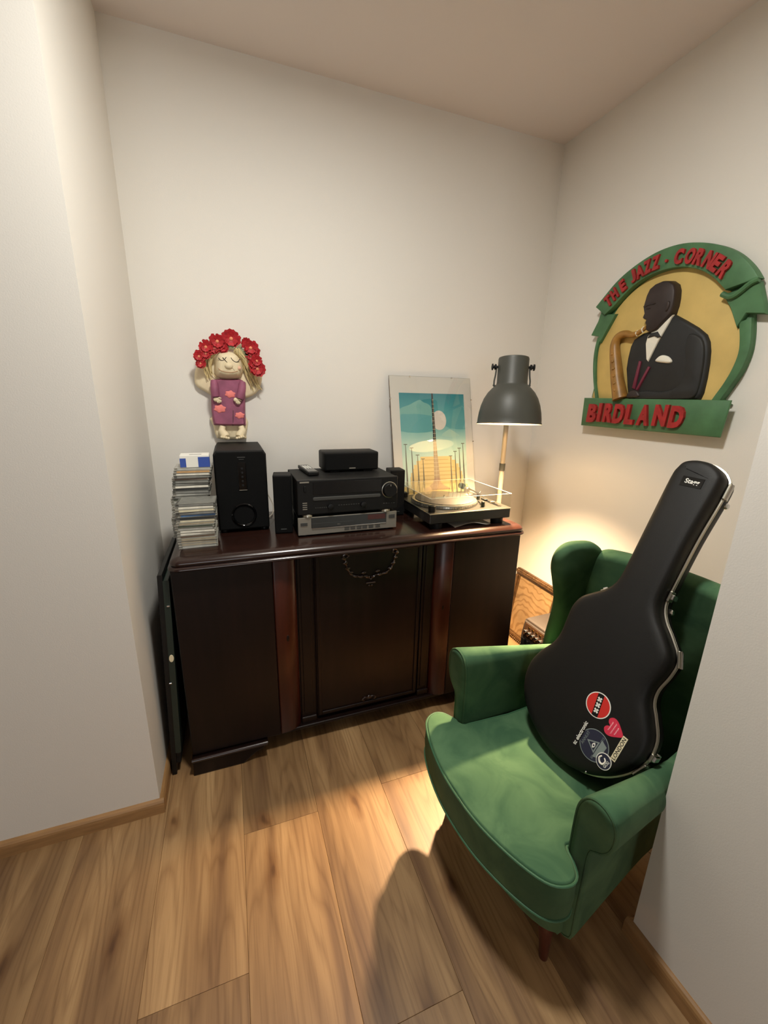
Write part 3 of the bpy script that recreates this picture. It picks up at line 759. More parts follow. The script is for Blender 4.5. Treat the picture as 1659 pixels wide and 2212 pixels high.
# ------------------------------------------------------------------ framed poster leaning on the wall
LEAN = 0.24
ca, sa = math.cos(math.atan(LEAN)), math.sin(math.atan(LEAN))
po = thing('framed_poster', 'glass clip-framed poster of a guitar-neck tower against teal sky', 'picture', (1.077, 2.034, ST))
fpz = F((0, 0, 0), (1, 0, 0), (0, sa, ca), (0, -ca, sa))
PH, PWD = 0.722, 0.252
obj('backing', fbox(BM(), fpz, -PWD, PWD, 0.0005, PH, -0.004, 0.0), mat('poster_backing', (120, 100, 78), 0.8), po)
obj('sheet', fbox(BM(), fpz, -PWD+0.001, PWD-0.001, 0.001, PH-0.001, 0.0, 0.0006), mat('poster_paper', (214, 206, 196), 0.7), po)
PX0, PX1, PY0, PY1 = -0.200, 0.205, 0.055, 0.630
def sky_mat():
    mt = bpy.data.materials.new('printed_teal_sky'); mt.use_nodes = True
    nt = mt.node_tree; L = nt.links; b = nt.nodes['Principled BSDF']; N = nt.nodes.new
    tc = N('ShaderNodeTexCoord'); sp = N('ShaderNodeSeparateXYZ'); L.new(tc.outputs['Object'], sp.inputs[0])
    nz = N('ShaderNodeTexNoise'); nz.inputs['Scale'].default_value = 6; L.new(tc.outputs['Object'], nz.inputs['Vector'])
    ma = N('ShaderNodeMath'); ma.operation = 'MULTIPLY_ADD'; ma.inputs[1].default_value = 0.06; L.new(nz.outputs['Fac'], ma.inputs[0]); L.new(sp.outputs[2], ma.inputs[2])
    mr = N('ShaderNodeMapRange'); mr.inputs[1].default_value = 0.10; mr.inputs[2].default_value = 0.66; L.new(ma.outputs[0], mr.inputs[0])
    cr = N('ShaderNodeValToRGB'); e = cr.color_ramp.elements
    e[0].position = 0.15; e[0].color = lin((206, 222, 204)); e[1].position = 0.98; e[1].color = lin((46, 130, 140))
    a = e.new(0.50); a.color = lin((176, 208, 194)); a = e.new(0.66); a.color = lin((108, 174, 172)); a = e.new(0.82); a.color = lin((84, 158, 160))
    L.new(mr.outputs[0], cr.inputs[0]); L.new(cr.outputs[0], b.inputs['Base Color']); b.inputs['Roughness'].default_value = 0.6
    return mt
pr = obj('print', fbox(BM(), fpz, PX0, PX1, PY0, PY1, 0.0006, 0.0010), sky_mat(), po)
pm = {k: mat('print_'+k, v, 0.6) for k, v in dict(cloud=(126, 178, 168), cloud2=(168, 202, 186), hill=(98, 164, 164), moon=(226, 214, 200), neck=(52, 42, 38), fret=(206, 190, 160), tower=(176, 152, 116),
      dome=(216, 190, 130), dome2=(196, 166, 104), base=(172, 138, 112), spire=(110, 104, 86), arch=(110, 106, 90)).items()}
def flat(name, poly, mt, n): 
    b_ = BM(); slab(b_, poly, fpz, [(0, n-0.0002), (0, n)]); return obj(name, b_, pm[mt], pr)
b_ = BM()
def clipx(p): return [(min(max(x, PX0), PX1), min(max(y, PY0), PY1)) for x, y in p]
flat('cloud', clipx(smooth([(-0.20, 0.54), (-0.14, 0.565), (-0.10, 0.585), (-0.075, 0.592), (-0.05, 0.578), (-0.03, 0.572), (-0.008, 0.55), (-0.01, 0.49), (-0.20, 0.485)], 4)), 'cloud', 0.0012)
flat('hill', clipx(smooth([(-0.20, 0.505), (-0.15, 0.513), (-0.10, 0.515), (-0.03, 0.508), (0.0, 0.495), (0.0, 0.42), (-0.20, 0.42)], 4)), 'hill', 0.0014)
flat('hill', clipx(smooth([(0.09, 0.48), (0.125, 0.495), (0.16, 0.49), (0.205, 0.48), (0.205, 0.43), (0.09, 0.44)], 4)), 'hill', 0.0014)
flat('cloud', clipx(smooth([(0.05, 0.395), (0.09, 0.425), (0.11, 0.428), (0.14, 0.41), (0.165, 0.392), (0.11, 0.385)], 4)), 'cloud2', 0.0014)
flat('moon', circ(0.038, 0.480, 0.045, 36, 1.22), 'moon', 0.0016)
# terraced dome
for k in range(7):
    hw = 0.16*math.sqrt(1-(k/7.3)**2)+0.008; y0_ = 0.122+k*0.022
    flat('terrace', [(0.008-hw, y0_), (0.008+hw, y0_), (0.008+hw, y0_+0.0225), (0.008-hw, y0_+0.0225)], 'dome', 0.0014)
    flat('terrace_shade', [(0.008-hw*0.8, y0_+0.001), (0.008+hw*0.8, y0_+0.001), (0.008+hw*0.72, y0_+0.006), (0.008-hw*0.72, y0_+0.006)], 'dome2', 0.0016)
flat('ground', [(PX0, PY0), (PX1, PY0), (PX1, 0.11), (0.12, 0.135), (-0.12, 0.135), (PX0, 0.11)], 'dome', 0.0013)
flat('tower_base', [(-0.085, 0.085), (0.09, 0.085), (0.08, 0.097), (0.052, 0.108), (0.03, 0.13), (0.022, 0.155), (-0.010, 0.155), (-0.02, 0.13), (-0.045, 0.108), (-0.075, 0.097)], 'base', 0.0018)
flat('tower', [(-0.012, 0.155), (0.024, 0.155), (0.012, 0.36), (-0.006, 0.36)], 'tower', 0.0020)
flat('guitar_neck', [(-0.006, 0.36), (0.012, 0.36), (0.006, 0.630), (-0.003, 0.630)], 'neck', 0.0020)
for k in range(19):
    y = 0.17+k*0.0235; hw = 0.017-0.012*(y-0.155)/0.475
    flat('fret', [(0.004-hw, y), (0.004+hw, y), (0.004+hw, y+0.0022), (0.004-hw, y+0.0022)], 'fret', 0.0023)
flat('string', [(0.0035, 0.10), (0.0055, 0.10), (0.0042, 0.60), (0.0028, 0.60)], 'fret', 0.0023)
for s, x, h in ((-1, -0.178, 0.345), (-1, -0.142, 0.325), (-1, -0.108, 0.285), (-1, -0.076, 0.262), (1, 0.183, 0.345), (1, 0.158, 0.318), (1, 0.130, 0.300), (1, 0.100, 0.275)):
    flat('spire', [(x-0.006, 0.06), (x+0.006, 0.06), (x+0.0016, h), (x-0.0016, h)], 'spire', 0.0018)
    flat('spire_cap', [(x-0.011, h), (x+0.011, h), (x+0.011, h+0.004), (x-0.011, h+0.004)], 'spire', 0.0018)
obj('glass_pane', fbox(BM(), fpz, -PWD, PWD, 0.0005, PH, 0.0028, 0.0048), M['pane'], po)
for x, y in ((-0.13, PH), (0.13, PH), (-PWD, 0.60), (PWD, 0.60), (PWD, 0.36), (PWD, 0.12)):
    b_ = BM(); fbox(b_, fpz, x-0.004, x+0.004, y-0.005, y+0.001, -0.005, 0.0065, 0.001, 1); obj('clip', b_, M['chrome'], po)

# ------------------------------------------------------------------ floor lamp
LP = (1.43, 1.95)
fl = thing('floor_lamp', 'dark grey metal floor lamp with large bell shade, lit, in the corner', 'lamp', (*LP, 0))
bm = BM(); lathe(bm, [(0.096, 0), (0.098, 0.004), (0.096, 0.016), (0.088, 0.022), (0.02, 0.026), (0.0, 0.026)], XY, 48, cap1=False); obj('base', bm, M['lamp'], fl, True)
bm = BM(); lathe(bm, [(0.0135, 0.02), (0.0135, 1.690)], XY, 16); obj('pole', bm, M['pole'], fl, True)
bm = BM(); lathe(bm, [(0.0165, 1.20), (0.0165, 1.24)], XY, 16); obj('pole_collar', bm, M['lamp'], fl, True)
# shade: tilted a little towards the room
SC = Vector((-0.165, -0.242, 1.472))            # centre of the mouth, relative to the base
ax_ = Vector((0.035, 0.075, 1.0)).normalized()
sx_ = Vector((1, -0.45, 0)); sx_ = (sx_-ax_*sx_.dot(ax_)).normalized()
fL = F(SC, sx_, ax_.cross(sx_), ax_)
prof = [(0.1665, 0.0), (0.165, 0.004), (0.1625, 0.010), (0.161, 0.030), (0.157, 0.060), (0.149, 0.095), (0.136, 0.130), (0.118, 0.160), (0.098, 0.182), (0.082, 0.196), (0.0775, 0.204), (0.0775, 0.209), (0.0765, 0.211), (0.0765, 0.325), (0.074, 0.333), (0.066, 0.336), (0.0, 0.337)]
K = 0.92
prof = [(r*K, h*K) for r, h in prof]
bm = BM(); lathe(bm, prof, fL, 56, cap0=False, cap1=False); sh = obj('shade', bm, M['lamp'], fl, True)
bm = BM(); lathe(bm, [(0.1665*K, 0.0), (0.1635*K, 0.001), (0.160*K, 0.008)]+[(r-0.003, h) for r, h in prof[3:10]]+[(0.0, 0.190*K)], fL, 56, cap0=False, cap1=False); obj('shade_inside', bm, M['lampin'], sh, True)
bm = BM(); ball(bm, fL.p(0, 0, 0.064), 0.030, seg=24); obj('bulb', bm, M['bulb'], sh, True)
bm = BM(); lathe(bm, [(0.020, 0.091), (0.018, 0.120), (0.016, 0.150)], fL, 20); obj('bulb_neck', bm, M['white'], sh, True)
sl = bpy.data.lights.new('floor_lamp_beam', 'SPOT'); sl.energy = BULB_SPOT; sl.color = (1.0, 0.68, 0.39); sl.spot_size = R(105); sl.spot_blend = 1.0; sl.shadow_soft_size = 0.03
so = bpy.data.objects.new('floor_lamp_beam', sl); COL.objects.link(so); so.parent = fl
so.location = fL.p(0, 0, 0.030); so.rotation_euler = fL.en.to_track_quat('Z', 'Y').to_euler()
bm = BM(); lathe(bm, [(0.018, 0.150), (0.020, 0.175)], fL, 20); obj('socket', bm, M['white'], sh, True)
# yoke and its two thumb screws
bm = BM()
yk = [(-0.083, 0.176), (-0.084, 0.200), (-0.080, 0.225), (-0.077, 0.262)]
for s in (-1, 1): tube(bm, [fL.p(s*-x, 0, h) for x, h in smooth(yk, 4, False)], 0.0038, 8)
tube(bm, [fL.p(0.084*math.cos(a), 0.084*math.sin(a)*0.97, 0.182) for a in [math.pi*k/16 for k in range(17)]], 0.005, 8)
tube(bm, [fL.p(0, 0.086, 0.189), fL.p(0, 0.16, 0.195), Vector((0, 0, 1.672))], 0.008, 10)
obj('yoke', bm, M['lamp'], fl, True)
for s in (-1, 1):
    bm = BM(); fk = F(fL.p(s*0.068, 0, 0.264), fL.ey, fL.en, fL.ex*s)
    lathe(bm, [(0.006, 0), (0.006, 0.010), (0.013, 0.011), (0.013, 0.018), (0.007, 0.020), (0.007, 0.025), (0.015, 0.026), (0.015, 0.031), (0.008, 0.033)], fk, 16); obj('thumb_screw', bm, M['black'], sh, True)
# power cord of the lamp is hidden behind the sideboard

# ------------------------------------------------------------------ hanging doll
dz = thing('doll_ornament', 'hanging dough angel doll in purple dress with red flower wreath', 'doll', (0, YB, 1.36))
fD = F((0, 0, 0), (1, 0, 0), (0, 0, 1), (0, -1, 0))
def dpart(name, poly, n0, n1, ins, mt, parent=dz, sm=3, steps=5):
    b_ = BM(); puff(b_, smooth(poly, sm) if sm else poly, fD, n0, n1, ins, steps); return obj(name, b_, mt, parent, True)
dpart('wing', [(-0.100, 0.385), (-0.134, 0.336), (-0.143, 0.300), (-0.143, 0.268), (-0.130, 0.250), (-0.104, 0.234), (-0.070, 0.215), (-0.020, 0.22), (-0.015, 0.36), (-0.05, 0.40)], 0.012, 0.034, 0.016, M['doll'])
dpart('wing', [(0.03, 0.34), (0.10, 0.36), (0.155, 0.350), (0.162, 0.309), (0.150, 0.262), (0.132, 0.235), (0.102, 0.215), (0.070, 0.206), (0.02, 0.21)], 0.012, 0.034, 0.016, M['doll'])
dpart('base_slab', [(-0.082, 0.12), (-0.080, 0.07), (-0.072, 0.026), (-0.052, 0.010), (0.059, 0.008), (0.070, 0.03), (0.072, 0.12)], 0.006, 0.040, 0.012, M['doll'])
dr_ = dpart('dress', [(-0.060, 0.288), (-0.030, 0.296), (0.015, 0.297), (0.051, 0.296), (0.072, 0.289), (0.081, 0.270), (0.080, 0.235), (0.076, 0.186), (0.073, 0.135), (0.073, 0.086), (0.066, 0.076), (0.011, 0.074), (-0.070, 0.077), (-0.079, 0.086), (-0.082, 0.115), (-0.082, 0.171), (-0.077, 0.232), (-0.072, 0.273)], 0.006, 0.072, 0.012, M['dress'], sm=2, steps=4)
for c in ((0.008, 0.224, 0.026), (-0.042, 0.157, 0.029), (0.044, 0.127, 0.024)):
    pl_ = [(c[0]+c[2]*(0.90+0.10*math.cos(6*a))*math.cos(a+0.3), c[1]+0.72*c[2]*(0.90+0.10*math.cos(6*a))*math.sin(a+0.3)) for a in [2*math.pi*k/36 for k in range(36)]]
    dpart('patch', pl_, 0.068, 0.0745, 0.003, M['patch'], dr_, 0, 3)
b_ = BM(); tube(b_, [fD.p(0.016, 0.15, 0.0715), fD.p(0.013, 0.11, 0.0725), fD.p(0.010, 0.077, 0.070)], 0.0012, 6); obj('slit', b_, M['ink'], dr_)
hd = dpart('head', [(-0.036, 0.410), (-0.012, 0.419), (0.015, 0.421), (0.042, 0.417), (0.060, 0.406), (0.070, 0.388), (0.077, 0.362), (0.076, 0.332), (0.067, 0.308), (0.050, 0.294), (0.015, 0.288), (-0.020, 0.290), (-0.045, 0.302), (-0.055, 0.326), (-0.053, 0.360), (-0.047, 0.390)], 0.006, 0.102, 0.035, M['doll'], sm=3, steps=8)
for pts in ([(-0.031, 0.382), (-0.023, 0.373), (-0.014, 0.371), (-0.005, 0.376), (0.003, 0.386)], [(0.023, 0.385), (0.030, 0.374), (0.042, 0.367), (0.053, 0.370), (0.061, 0.381)]):
    b_ = BM(); tube(b_, [fD.p(x, z, 0.1015 if abs(x-0.012) < 0.034 else 0.0995) for x, z in smooth(pts, 4, False)], 0.0017, 6); obj('eyelid', b_, M['ink'], hd, True)
b_ = BM(); tube(b_, [fD.p(x, z, n) for x, z, n in smooth([(-0.036, 0.337, 0.0985), (-0.022, 0.326, 0.1015), (0.001, 0.321, 0.102), (0.029, 0.322, 0.102), (0.048, 0.328, 0.100)], 4, False)], 0.0014, 6); obj('mouth', b_, M['lips'], hd, True)
b_ = BM(); ball(b_, fD.p(0.011, 0.349, 0.102), 0.016, 1.15, 0.75, 0.9, 18); obj('nose', b_, M['doll'], hd, True)
b_ = BM(); ball(b_, fD.p(0.054, 0.342, 0.094), 0.011, 1.0, 0.55, 0.9, 14); obj('cheek', b_, mat('blush', (226, 178, 150), 0.6), hd, True)
for pts in ([(-0.058, 0.282, 0.064), (-0.058, 0.244, 0.078), (-0.056, 0.212, 0.080)], [(0.066, 0.280, 0.064), (0.060, 0.240, 0.078), (0.047, 0.205, 0.082)]):
    b_ = BM(); q = smooth(pts, 5, False); tube(b_, [fD.p(*p) for p in q], [0.012+0.007*math.sin(0.5+i/len(q)*2.0) for i in range(len(q))], 12); obj('sleeve', b_, M['dress'], dz, True)
def dhand(c, ang, s):
    b_ = BM(); ca_, sn_ = math.cos(ang), math.sin(ang)
    def q(x, y, n): return fD.p(c[0]+x*ca_-y*sn_, c[1]+x*sn_+y*ca_, n)
    ball(b_, q(0, 0, 0.083), 0.012, 1.15, 0.6, 0.9, 14)
    for k, (dx, dy) in enumerate(((0.020, -0.008), (0.018, -0.013), (0.012, -0.016), (0.005, -0.016))):
        tube(b_, [q(dx*0.3, dy*0.3, 0.084), q(dx*0.75, dy*0.75, 0.085), q(dx, dy, 0.082)], [0.0045, 0.0042, 0.0030], 8)
    tube(b_, [q(0.004, 0.004, 0.084), q(0.014, 0.006, 0.086), q(0.021, 0.003, 0.083)], [0.0045, 0.004, 0.003], 8)
    obj('hand', b_, M['doll'], dz, True)
dhand((-0.054, 0.199), 0.12, 1); dhand((0.034, 0.199), -0.35, 1)
for fx, s in ((-0.030, 1), (0.040, -1)):
    b_ = BM()
    tube(b_, [fD.p(fx-s*0.006, 0.076, 0.055), fD.p(fx-s*0.012, 0.055, 0.058), fD.p(fx+s*0.002, 0.032, 0.072), fD.p(fx+s*0.008, 0.024, 0.082)], [0.014, 0.017, 0.021, 0.015], 12)
    for k in range(4): ball(b_, fD.p(fx+s*0.016-s*k*0.010, 0.021+0.002*k, 0.091), 0.0068, 1, 1, 1, 10)
    obj('foot', b_, M['doll'], dz, True)
random.seed(7)
for side, pts in ((0, [(-0.030, 0.424, 0.074), (-0.056, 0.402, 0.070), (-0.074, 0.373, 0.062), (-0.084, 0.343, 0.052), (-0.078, 0.318, 0.046), (-0.066, 0.290, 0.044)]),
                  (1, [(0.050, 0.420, 0.085), (0.082, 0.385, 0.070), (0.094, 0.345, 0.055), (0.112, 0.304, 0.046), (0.126, 0.268, 0.042), (0.136, 0.240, 0.040)])):
    b_ = BM(); q = smooth(pts, 4, False)
    for k in range(26):
        ox, oy, on = random.uniform(-0.020, 0.018), random.uniform(-0.008, 0.008), random.uniform(-0.010, 0.010)
        wv = random.uniform(0, 6)
        e = random.randint(len(q)-9, len(q))
        st = [fD.p(x+ox*(0.4+0.9*i/len(q))+0.004*math.sin(wv+i*0.55), z+oy, n+on) for i, (x, z, n) in enumerate(q[:e])]
        tube(b_, st, [0.0042-0.0028*i/len(st) for i in range(len(st))], 6)
    obj('hair', b_, M['hair'], dz, True)
fls = [(-0.112, 0.384, 0.022), (-0.108, 0.355, 0.018), (-0.080, 0.425, 0.026), (-0.083, 0.398, 0.022), (-0.030, 0.452, 0.030), (-0.046, 0.423, 0.023), (-0.010, 0.430, 0.024), (0.030, 0.468, 0.034), (0.094, 0.456, 0.020), (0.112, 0.432, 0.030), (0.130, 0.415, 0.022), (0.112, 0.396, 0.020), (0.136, 0.376, 0.024), (0.137, 0.342, 0.031), (0.120, 0.362, 0.020)]
for i, (x, z, r) in enumerate(fls):
    b_ = BM(); a0 = random.uniform(0, 6); n0 = 0.072+random.uniform(0, 0.016)
    for ly in range(2):
        for k in range(6):
            a = a0+ly*0.5+2*math.pi*k/6+random.uniform(-0.12, 0.12); rr_ = 1.22*r*(1.0-0.28*ly)*random.uniform(0.85, 1.1)
            pet = [(0.1, 0), (0.5, 0.32), (0.82, 0.46), (1.0, 0.26), (0.93, 0.0), (1.0, -0.26), (0.82, -0.46), (0.5, -0.32)]
            ca_, sn_ = math.cos(a), math.sin(a)
            ups = 0.45+0.25*ly
            top_ = [fD.p(x+rr_*(px*ca_-py*sn_), z+rr_*(px*sn_+py*ca_), n0+0.006*ly+rr_*ups*px*px*0.6+0.003*abs(py)) for px, py in pet]
            bot_ = [p-fD.en*0.0012 for p in top_]
            rings(b_, [bot_, top_])
    fo = obj('flower', b_, M['petal'], dz)
    b_ = BM(); ball(b_, fD.p(x, z, n0+0.006), r*0.26, 1, 0.7, 1, 10); obj('flower_heart', b_, M['stamen'], fo, True)
for x, z, a, s in ((0.066, 0.436, 0.4, 0.022), (0.090, 0.412, -0.5, 0.030), (0.104, 0.402, -0.2, 0.024), (0.030, 0.430, 2.9, 0.020)):
    lf = [(x+s*(u*math.cos(a)-v*math.sin(a)), z+s*(u*math.sin(a)+v*math.cos(a))) for u, v in ((-1, 0), (-0.5, 0.34), (0.2, 0.42), (1, 0), (0.2, -0.42), (-0.5, -0.34))]
    dpart('leaf', lf, 0.082, 0.086, 0.003, M['leaf'], dz, 3, 2)

# ------------------------------------------------------------------ jazz club sign
sg = thing('jazz_sign', 'carved green and ochre wall sign of a saxophonist, reading BIRDLAND', 'sign', (XR, 1.43, 1.46))
fG = F((0, 0, 0), (0, -1, 0), (0, 0, 1), (-1, 0, 0))
def spart(name, poly, n0, n1, ins, mt, parent=sg, sm=0, steps=4):
    b_ = BM(); puff(b_, smooth(poly, sm) if sm else poly, fG, n0, n1, ins, steps); return obj(name, b_, mt, parent, True)
oval = [(-0.271,0.120),(-0.303,0.230),(-0.320,0.319),(-0.323,0.388),(-0.309,0.440),(-0.285,0.500),(-0.247,0.560),(-0.197,0.608),(-0.141,0.642),(-0.076,0.668),(-0.012,0.678),(0.067,0.668),(0.139,0.640),(0.191,0.606),(0.244,0.556),(0.292,0.490),(0.319,0.418),(0.334,0.359),(0.340,0.309),(0.331,0.254),(0.313,0.203),(0.289,0.154),(0.270,0.120)]
outer = [(-0.275,0.120),(-0.316,0.230),(-0.335,0.320),(-0.338,0.390),(-0.329,0.440),(-0.322,0.500),(-0.295,0.56),(-0.23,0.63),(-0.15,0.69),(-0.05,0.72),(0.06,0.72),(0.18,0.68),(0.27,0.61),(0.33,0.52),(0.358,0.421),(0.370,0.355),(0.372,0.306),(0.361,0.248),(0.340,0.198),(0.315,0.145),(0.300,0.120)]
bm = BM(); n_ = len(outer)
b_ = BM(); prism(b_, smooth(outer, 3), fG, 0.002, 0.020, 0.005); obj('back_board', b_, M['signgreen'], sg, True)
b_ = BM(); prism(b_, smooth(oval, 3), fG, 0.016, 0.025, 0.003); obj('ochre_field', b_, M['signyel'], sg, True)
# raised rim, ribbon, tails
rim_in = smooth([(-0.268,0.130),(-0.303,0.230),(-0.320,0.319),(-0.323,0.388),(-0.309,0.440)], 4, False)
rim_out = smooth([(-0.285,0.130),(-0.318,0.230),(-0.337,0.320),(-0.340,0.390),(-0.332,0.445)], 4, False)
b_ = BM(); prism(b_, rim_in+rim_out[::-1], fG, 0.018, 0.036, 0.004); obj('rim', b_, M['signgreen'], sg, True)
rim_in = smooth([(0.279,0.130),(0.289,0.154),(0.313,0.203),(0.331,0.254),(0.340,0.309),(0.334,0.359),(0.318,0.42)], 4, False)
rim_out = smooth([(0.309,0.130),(0.317,0.145),(0.342,0.198),(0.363,0.248),(0.374,0.306),(0.372,0.355),(0.358,0.43)], 4, False)
b_ = BM(); prism(b_, rim_in+rim_out[::-1], fG, 0.018, 0.036, 0.004); obj('rim', b_, M['signgreen'], sg, True)
spart('ribbon_tail', [(-0.357,0.590),(-0.293,0.548),(-0.234,0.539),(-0.308,0.412),(-0.322,0.445),(-0.375,0.457),(-0.341,0.521),(-0.330,0.560)], 0.018, 0.040, 0.004, M['signgreen'])
spart('ribbon_tail', [(0.240,0.528),(0.293,0.536),(0.358,0.551),(0.405,0.433),(0.340,0.445),(0.318,0.398),(0.279,0.474)], 0.018, 0.040, 0.004, M['signgreen'])
rb_out = smooth([(-0.357,0.588),(-0.316,0.625),(-0.251,0.680),(-0.181,0.718),(-0.103,0.745),(-0.029,0.757),(0.053,0.753),(0.137,0.731),(0.213,0.698),(0.275,0.656),(0.328,0.603),(0.362,0.556)], 4, False)
rb_in = smooth([(-0.293,0.541),(-0.249,0.568),(-0.209,0.600),(-0.153,0.639),(-0.087,0.663),(-0.011,0.671),(0.067,0.663),(0.139,0.636),(0.197,0.597),(0.256,0.539)], 4, False)
b_ = BM(); prism(b_, rb_out+rb_in[::-1], fG, 0.020, 0.054, 0.006); obj('ribbon', b_, M['signgreen'], sg, True)
b_ = BM(); tube(b_, [fG.p(x, z, 0.046) for x, z in smooth([(0.245,0.528),(0.285,0.512),(0.335,0.545),(0.360,0.553)], 5, False)], 0.010, 8); obj('ribbon_fold', b_, M['signgreen'], sg, True)
b_ = BM(); slab(b_, [(-0.346,0.146),(0.366,0.141),(0.356,0.001),(-0.342,0.003)], fG, [(0.034, 0.002), (0.024, 0.02), (0.001, 0.045), (0.0, 0.048), (0.001, 0.050), (0.004, 0.052)]); obj('name_board', b_, M['signgreen'], sg, True)
# lettering: one raised piece per letter
xs = [-0.298, -0.232, -0.196, -0.137, -0.071, -0.006, 0.072, 0.146]; ws = [0.056, 0.020, 0.052, 0.056, 0.048, 0.058, 0.062, 0.060]
for ch, x, wd in zip('BIRDLAND', xs, ws):
    b_ = BM(); tx(b_, ch, fG, x, 0.026+random.uniform(-0.003, 0.003), wd, 0.092, 0.050, 0.066, 0.0, 0.06, 0.055); obj('letter', b_, M['signred'], sg)
# upper lettering follows the ribbon
mid = []
for i in range(200):
    t = i/199
    a = rb_out[min(int(t*(len(rb_out)-1)), len(rb_out)-1)]; b = rb_in[min(int(t*(len(rb_in)-1)), len(rb_in)-1)]
    mid.append(((a[0]*0.36+b[0]*0.64), (a[1]*0.36+b[1]*0.64)))
cum = [0]
for p, q in zip(mid[:-1], mid[1:]): cum.append(cum[-1]+math.dist(p, q))
def along(s):
    for i in range(1, len(cum)):
        if cum[i] >= s: break
    return mid[i], math.atan2(mid[min(i+4, 199)][1]-mid[max(i-4, 0)][1], mid[min(i+4, 199)][0]-mid[max(i-4, 0)][0])
stx = [('T', 0.033), ('H', 0.034), ('E', 0.030), (' ', 0.026), ('J', 0.028), ('A', 0.040), ('Z', 0.036), ('Z', 0.036), (' ', 0.014), ('.', 0.012), (' ', 0.018), ('C', 0.040), ('O', 0.042), ('R', 0.040), ('N', 0.042), ('E', 0.036), ('R', 0.040)]
tot = sum(wd+0.007 for _, wd in stx); s_ = 0.045; sc = (cum[-1]-0.105)/tot
for ch, wd in stx:
    wd *= sc
    if ch != ' ':
        (x, z), an = along(s_+wd/2)
        hh = 0.056 if ch != '.' else 0.012
        c_, n__ = math.cos(an), math.sin(an)
        oy = -0.020 if ch != '.' else -0.004
        b_ = BM(); tx(b_, ch, fG, x-c_*wd/2-n__*oy, z-n__*wd/2+c_*oy, wd, hh, 0.052, 0.065, an, 0.0, 0.05); obj('letter', b_, M['signred'], sg)
    s_ += wd+0.007*sc
# the saxophonist in relief
spart('jacket', [(0.063,0.488),(0.116,0.457),(0.172,0.422),(0.211,0.391),(0.228,0.362),(0.238,0.326),(0.244,0.281),(0.247,0.223),(0.246,0.168),(0.239,0.141),(-0.091,0.141),(-0.108,0.197),(-0.130,0.279),(-0.131,0.328),(-0.126,0.380),(-0.113,0.410),(-0.073,0.432),(-0.030,0.436),(0.02,0.45)], 0.022, 0.044, 0.014, M['suit'])
jk = [o for o in sg.children if o.name.startswith('jacket')][0]
spart('sleeve', smooth([(0.150,0.400),(0.195,0.385),(0.220,0.350),(0.233,0.28),(0.234,0.19),(0.222,0.150),(0.18,0.142),(0.08,0.1405),(0.0,0.141),(-0.045,0.143),(-0.045,0.170),(0.0,0.180),(0.06,0.176),(0.12,0.182),(0.158,0.215),(0.163,0.28),(0.145,0.34)], 3), 0.036, 0.053, 0.007, M['suit'])
spart('shirt', [(0.064,0.487),(0.057,0.461),(0.028,0.401),(0.023,0.394),(-0.012,0.303),(-0.023,0.314),(-0.040,0.382),(-0.037,0.411),(-0.020,0.430),(0.009,0.440)], 0.036, 0.050, 0.003, M['shirt'])
spart('bow_tie', [(-0.033,0.404),(-0.020,0.424),(0.011,0.427),(0.031,0.402),(0.016,0.400),(0.000,0.409)], 0.046, 0.056, 0.003, M['suit'])
hdp = spart('head', [(-0.075,0.550),(-0.070,0.583),(-0.059,0.610),(-0.034,0.625),(-0.002,0.630),(0.031,0.622),(0.055,0.604),(0.066,0.579),(0.070,0.547),(0.070,0.519),(0.067,0.502),(0.065,0.488),(0.034,0.455),(0.010,0.432),(-0.020,0.424),(-0.046,0.437),(-0.047,0.457),(-0.055,0.468),(-0.052,0.480),(-0.066,0.485),(-0.072,0.493),(-0.067,0.509),(-0.077,0.536)], 0.024, 0.064, 0.009, M['skin'], steps=5)
spart('brow', smooth([(-0.070,0.541),(-0.04,0.549),(-0.012,0.544),(-0.02,0.537),(-0.045,0.539),(-0.064,0.533)], 3), 0.061, 0.0668, 0.003, M['skin'], hdp)
spart('eyelid', smooth([(-0.058,0.526),(-0.045,0.530),(-0.032,0.526),(-0.045,0.522)], 3), 0.061, 0.0660, 0.002, M['skin'], hdp)
spart('ear', smooth([(0.040,0.535),(0.052,0.538),(0.056,0.520),(0.048,0.500),(0.038,0.505)], 3), 0.058, 0.070, 0.004, M['skin'], hdp)
spart('handkerchief', smooth([(0.023,0.303),(0.033,0.320),(0.051,0.327),(0.079,0.319),(0.098,0.301),(0.093,0.291),(0.063,0.294)], 3), 0.042, 0.054, 0.006, M['shirt'])
spart('lapel_trim', [(-0.059,0.312),(-0.046,0.308),(-0.054,0.185),(-0.071,0.191)], 0.042, 0.051, 0.003, M['wine'])
spart('lapel_trim', [(-0.008,0.285),(0.004,0.279),(-0.038,0.180),(-0.051,0.182)], 0.042, 0.051, 0.003, M['wine'])
b_ = BM(); q = smooth([(-0.040,0.450,0.060),(-0.076,0.434,0.056),(-0.115,0.428,0.052),(-0.150,0.438,0.050),(-0.188,0.432,0.048),(-0.206,0.402,0.046),(-0.200,0.360,0.046),(-0.182,0.300,0.046),(-0.160,0.235,0.048),(-0.135,0.175,0.050),(-0.122,0.142,0.050)], 4, False)
tube(b_, [fG.p(*p) for p in q], [0.008+0.028*(i/len(q))**1.1 for i in range(len(q))], 12); sx = obj('saxophone', b_, M['sax'], sg, True)
b_ = BM()
for k in range(6): ball(b_, fG.p(-0.196+k*0.012, 0.35-k*0.034, 0.067+k*0.002), 0.008, 1, 1, 1, 10)
obj('keys', b_, M['sax'], sx, True)
for t in (2, 5):
    p = Vector(fG.p(*q[t])); b_ = BM()
    tube(b_, [p+Vector((0, 0.0, 0.011)), p+Vector((-0.011, 0, 0)), p+Vector((0, 0, -0.011))], 0.0035, 6)
    obj('mouthpiece_ring', b_, M['shirt'], sx, True)
